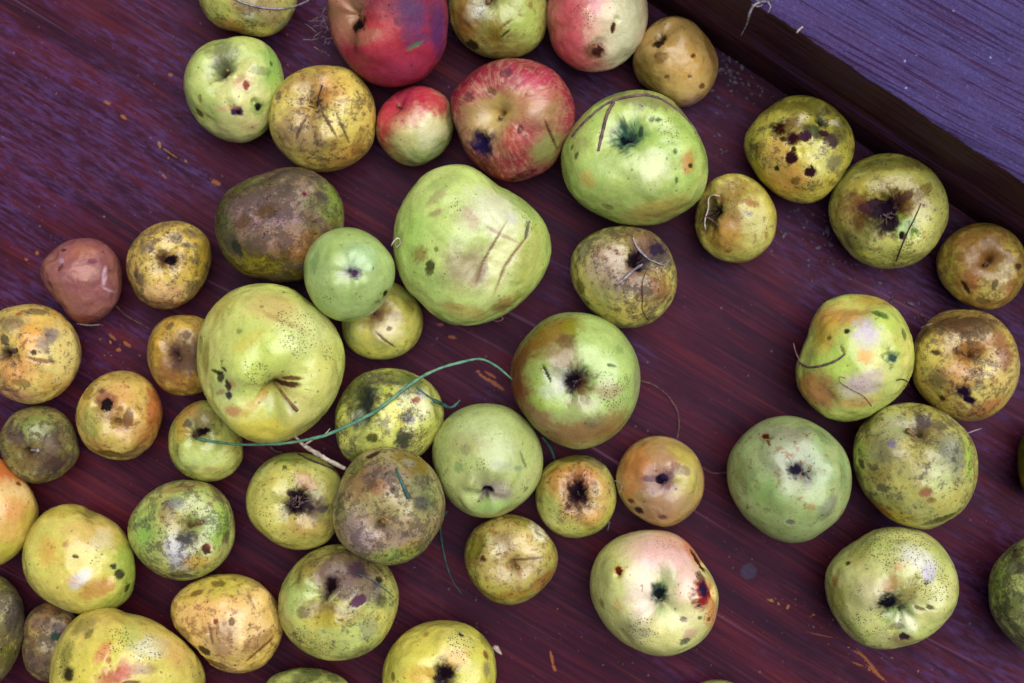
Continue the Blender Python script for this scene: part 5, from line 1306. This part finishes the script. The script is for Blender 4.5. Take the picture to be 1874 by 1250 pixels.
strand("hair", "curved black hair on the lilac patched apple's right side", "fibre", [(1641, 696), (1650, 694), (1660, 698), (1664, 708), (1654, 706)], 2.6, M_DKTWIG, 'drape', .8, (1, 1, .7), 16)
strand("hair", "long looping fine hair low on the lilac patched apple", "fibre", [(1596, 744), (1580, 725), (1556, 712), (1538, 700), (1537, 690), (1548, 692)], 1.8, M_TWIG, 'drape', .8, (1, 1, .7), 26)
strand("fibre", "thin pale fibre on the small orange ringed apple's lower right", "fibre", [(1082, 968), (1096, 962), (1108, 950), (1115, 955), (1112, 972)], 2.6, M_GREYROOT, 'drape', 1, (1, 1, .6), 20, zs=[.022, .026, .024, .018, .012], wob=.8)
strand("fibre", "curled pale hair between the orange ringed and orange brown apples", "fibre", [(1124, 880), (1134, 882), (1138, 892), (1133, 902)], 2.2, M_GREYROOT, 'drape', 1, (1, 1, .6), 14, zs=[.03, .032, .034, .034])
strand("grass_hair", "fine green hair across the purple capped apple", "fibre", [(655, 1050), (680, 1062), (704, 1078), (722, 1094)], 2.4, M_GRASSDK, 'drape', .8, (1, 1, .6), 22)
strand("straw", "small straw on the purple capped apple's calyx", "straw", [(602, 1102), (612, 1092), (622, 1082)], 3, M_STRAW, 'drape', .8, (.6, 1, .6), 8, lift=.003)
strand("grass_scrap", "dark dry blade over the top right of the ragged calyx apple", "straw", [(545, 830), (568, 842), (590, 850), (612, 860)], 5, M_DKTWIG, 'drape', .6, (.5, 1, .8), 18, lift=.001)
strand("straw", "yellowish straw on the left shoulder of the torn scabbed apple", "straw", [(1686, 600), (1696, 596), (1706, 592)], 4, M_STRAW, 'drape', .7, (.5, 1, .6), 8)
strand("straw", "thin grey twig on the wood right of the grey sooted apple", "straw", [(1770, 793), (1784, 788), (1797, 784)], 2.6, M_GREYROOT, 'drape', .8, (1, 1, .5), 8, zs=[.03, .028, .026])
# straw bits in the ragged calyx and on the yellow cracked crown
for k_, (cx_, cy_, n_, L_, lb) in enumerate([(543, 917, 12, 15, "tuft of broken straw bits in the ragged calyx, left of the grey russeted apple"), (580, 198, 7, 16, "black bristles in the stem pit of the cracked yellow apple"),
                                             (1625, 392, 12, 12, "dry flower remains in the black crown of the apple by the plank"), (1308, 392, 5, 12, "dry flakes in the hollow of the small rotten apple")]):
    rs_ = np.random.RandomState(60 + k_)
    V, F = [], []
    X0, Y0 = to_world(cx_, cy_, surf_z(cx_, cy_)); Z0 = surf_z(cx_, cy_)
    for s_ in range(n_):
        w0 = rs_.rand() * 6.28
        x_ = cx_ + rs_.randn() * L_ * .45; y_ = cy_ + rs_.randn() * L_ * .45
        x2_ = x_ + math.cos(w0) * L_ * rs_.uniform(.4, 1); y2_ = y_ + math.sin(w0) * L_ * rs_.uniform(.4, 1)
        za = surf_z(x_, y_) + rs_.uniform(0, .001); zb = surf_z(x2_, y2_) + rs_.uniform(.0005, .0025)
        pa = np.array([*to_world(x_, y_, za), za]) - (X0, Y0, Z0); pb = np.array([*to_world(x2_, y2_, zb), zb]) - (X0, Y0, Z0)
        v_, f_ = tube([pa, (pa + pb) / 2 + (0, 0, .0004), pb], np.array([.9, 1.1, .5]) * 1.3 * S, 4)
        o_ = len(V); V += v_; F += [tuple(q + o_ for q in f) for f in f_]
    o = mesh_obj("straw_tuft", V, F, M_CALYX if k_ != 0 else M_TWIG, None, False)
    o.location = (X0, Y0, Z0)
    tag(o, lb, "straw tuft")


def flake(rs, size, thick=.35):
    n = rs.randint(5, 8)
    V = []
    for lv in (0, 1):
        for k in range(n):
            w = 2 * math.pi * k / n
            rr = size * rs.uniform(.35, 1.35) if lv == 0 else None
            if lv == 0: V.append([math.cos(w) * rr, math.sin(w) * rr * .5, 0])
            else:
                b = V[k]; V.append([b[0] * .8, b[1] * .8, size * thick * rs.uniform(.6, 1.2)])
    F = [tuple(range(n - 1, -1, -1)), tuple(range(n, 2 * n))] + [(k, (k + 1) % n, n + (k + 1) % n, n + k) for k in range(n)]
    w = rs.rand() * 6.3
    R = np.array([[math.cos(w), -math.sin(w), 0], [math.sin(w), math.cos(w), 0], [0, 0, 1]])
    return np.array(V) @ R.T, F


def scatter(name, label, specs, mat, seed):
    rs = np.random.RandomState(seed)
    V, F = [], []
    for (cx_, cy_, sx, sy, n_, sz, rot) in specs:
        for _ in range(n_):
            u, v = rs.randn() * sx, rs.randn() * sy
            ra = math.radians(rot)
            x_ = cx_ + u * math.cos(ra) - v * math.sin(ra); y_ = cy_ + u * math.sin(ra) + v * math.cos(ra)
            z_ = surf_z(x_, y_)
            if z_ > 0.0001 and mat is not M_GREYROOT: continue
            X, Y = to_world(x_, y_, z_)
            v_, f_ = flake(rs, sz * S * math.exp(rs.randn() * .45))
            o_ = len(V)
            V += [tuple(q + (X, Y, z_ + 0.0001)) for q in v_]
            F += [tuple(q + o_ for q in f) for f in f_]
    return tag(mesh_obj(name, V, F, mat, None, False), label, kind='stuff')


scatter("plant_crumbs", "grey plant crumbs gathered on the wood below the plank",
        [(1340, 120, 40, 18, 60, 4.0, 40), (1325, 145, 16, 34, 24, 4.5, 0), (1400, 190, 50, 14, 30, 3, 35), (1480, 420, 40, 30, 40, 3.6, 20), (1560, 500, 50, 16, 26, 3.6, 25), (1650, 560, 40, 14, 22, 4.0, 10), (1750, 430, 30, 16, 24, 3, 30),
         (1320, 270, 14, 22, 12, 3.0, 0), (1450, 400, 30, 20, 20, 3.2, 0), (1600, 520, 300, 260, 60, 1.6, 30), (1000, 1130, 300, 60, 30, 1.7, 30), (220, 250, 200, 160, 60, 1.5, 30), (1420, 1060, 110, 90, 30, 1.7, 30)], M_CRUMB, 5)
scatter("fine_dust", "fine ochre crumbs strewn over the wood", [(240, 240, 120, 90, 14, 1.5, 35), (1450, 1100, 120, 70, 16, 1.7, 30), (1590, 1180, 80, 24, 20, 2.0, 30), (215, 630, 30, 26, 10, 2.2, 30), (1110, 1200, 160, 40, 20, 1.8, 20)], M_YCRUMB, 8)
for (x_, y_, sz, lb) in [(293, 266, 10, "ochre crumb on bare wood at the upper left end of its thread"), (340, 295, 9, "round ochre crumb on bare wood at the lower end of its thread"), (1410, 1098, 10, "tan wood chip left of the large dotted apple"),
                         (1424, 1103, 7, "narrow tan chip touching a larger one left of the dotted apple"), (1441, 1111, 8, "small tan chip on bare wood left of the dotted apple"), (195, 188, 6, "small ochre crumb nearest the top left corner"),
                         (910, 1190, 13, "pale dry leaf crumb beside the yellow apple at the bottom edge")]:
    rs_ = np.random.RandomState(int(x_))
    v_, f_ = flake(rs_, sz * S * .9, .3)
    v_ = v_ * (1, .75, 1)
    o = mesh_obj("wood_chip", v_, f_, M_YCRUMB if x_ != 910 else M_STRAW, None, False)
    o.location = (*to_world(x_, y_, 0), 0.0002)
    tag(o, lb, "crumb")
strand("thread", "thin ochre thread joining two crumbs on bare wood at the upper left", "fibre", [(299, 272), (312, 281), (324, 289)], 3, M_YCRUMB, 'drape', .6, (1, .7, 1), 8, zs=[.0006] * 3)
# white fluff left of the red apple
rs_ = np.random.RandomState(4)
V, F = [], []
X0, Y0 = to_world(590, 45, 0.02)
for s_ in range(26):
    a0 = np.array([rs_.randn() * 8, rs_.randn() * 22, 0]); b0 = a0 + rs_.randn(3) * 13
    m0 = (a0 + b0) / 2 + rs_.randn(3) * 5
    a0[2] = abs(a0[2]); 
    pth = spline([a0 * S, m0 * S, b0 * S], 6)
    v_, f_ = tube(pth, [0.5 * S] * 6, 3)
    o_ = len(V); V += v_; F += [tuple(q + o_ for q in f) for f in f_]
o = mesh_obj("cobweb_fluff", V, F, M_GREYROOT, None, False)
o.location = (X0, Y0, 0.014)
tag(o, "wisp of grey cobweb fluff left of the large dark red apple", "fluff")
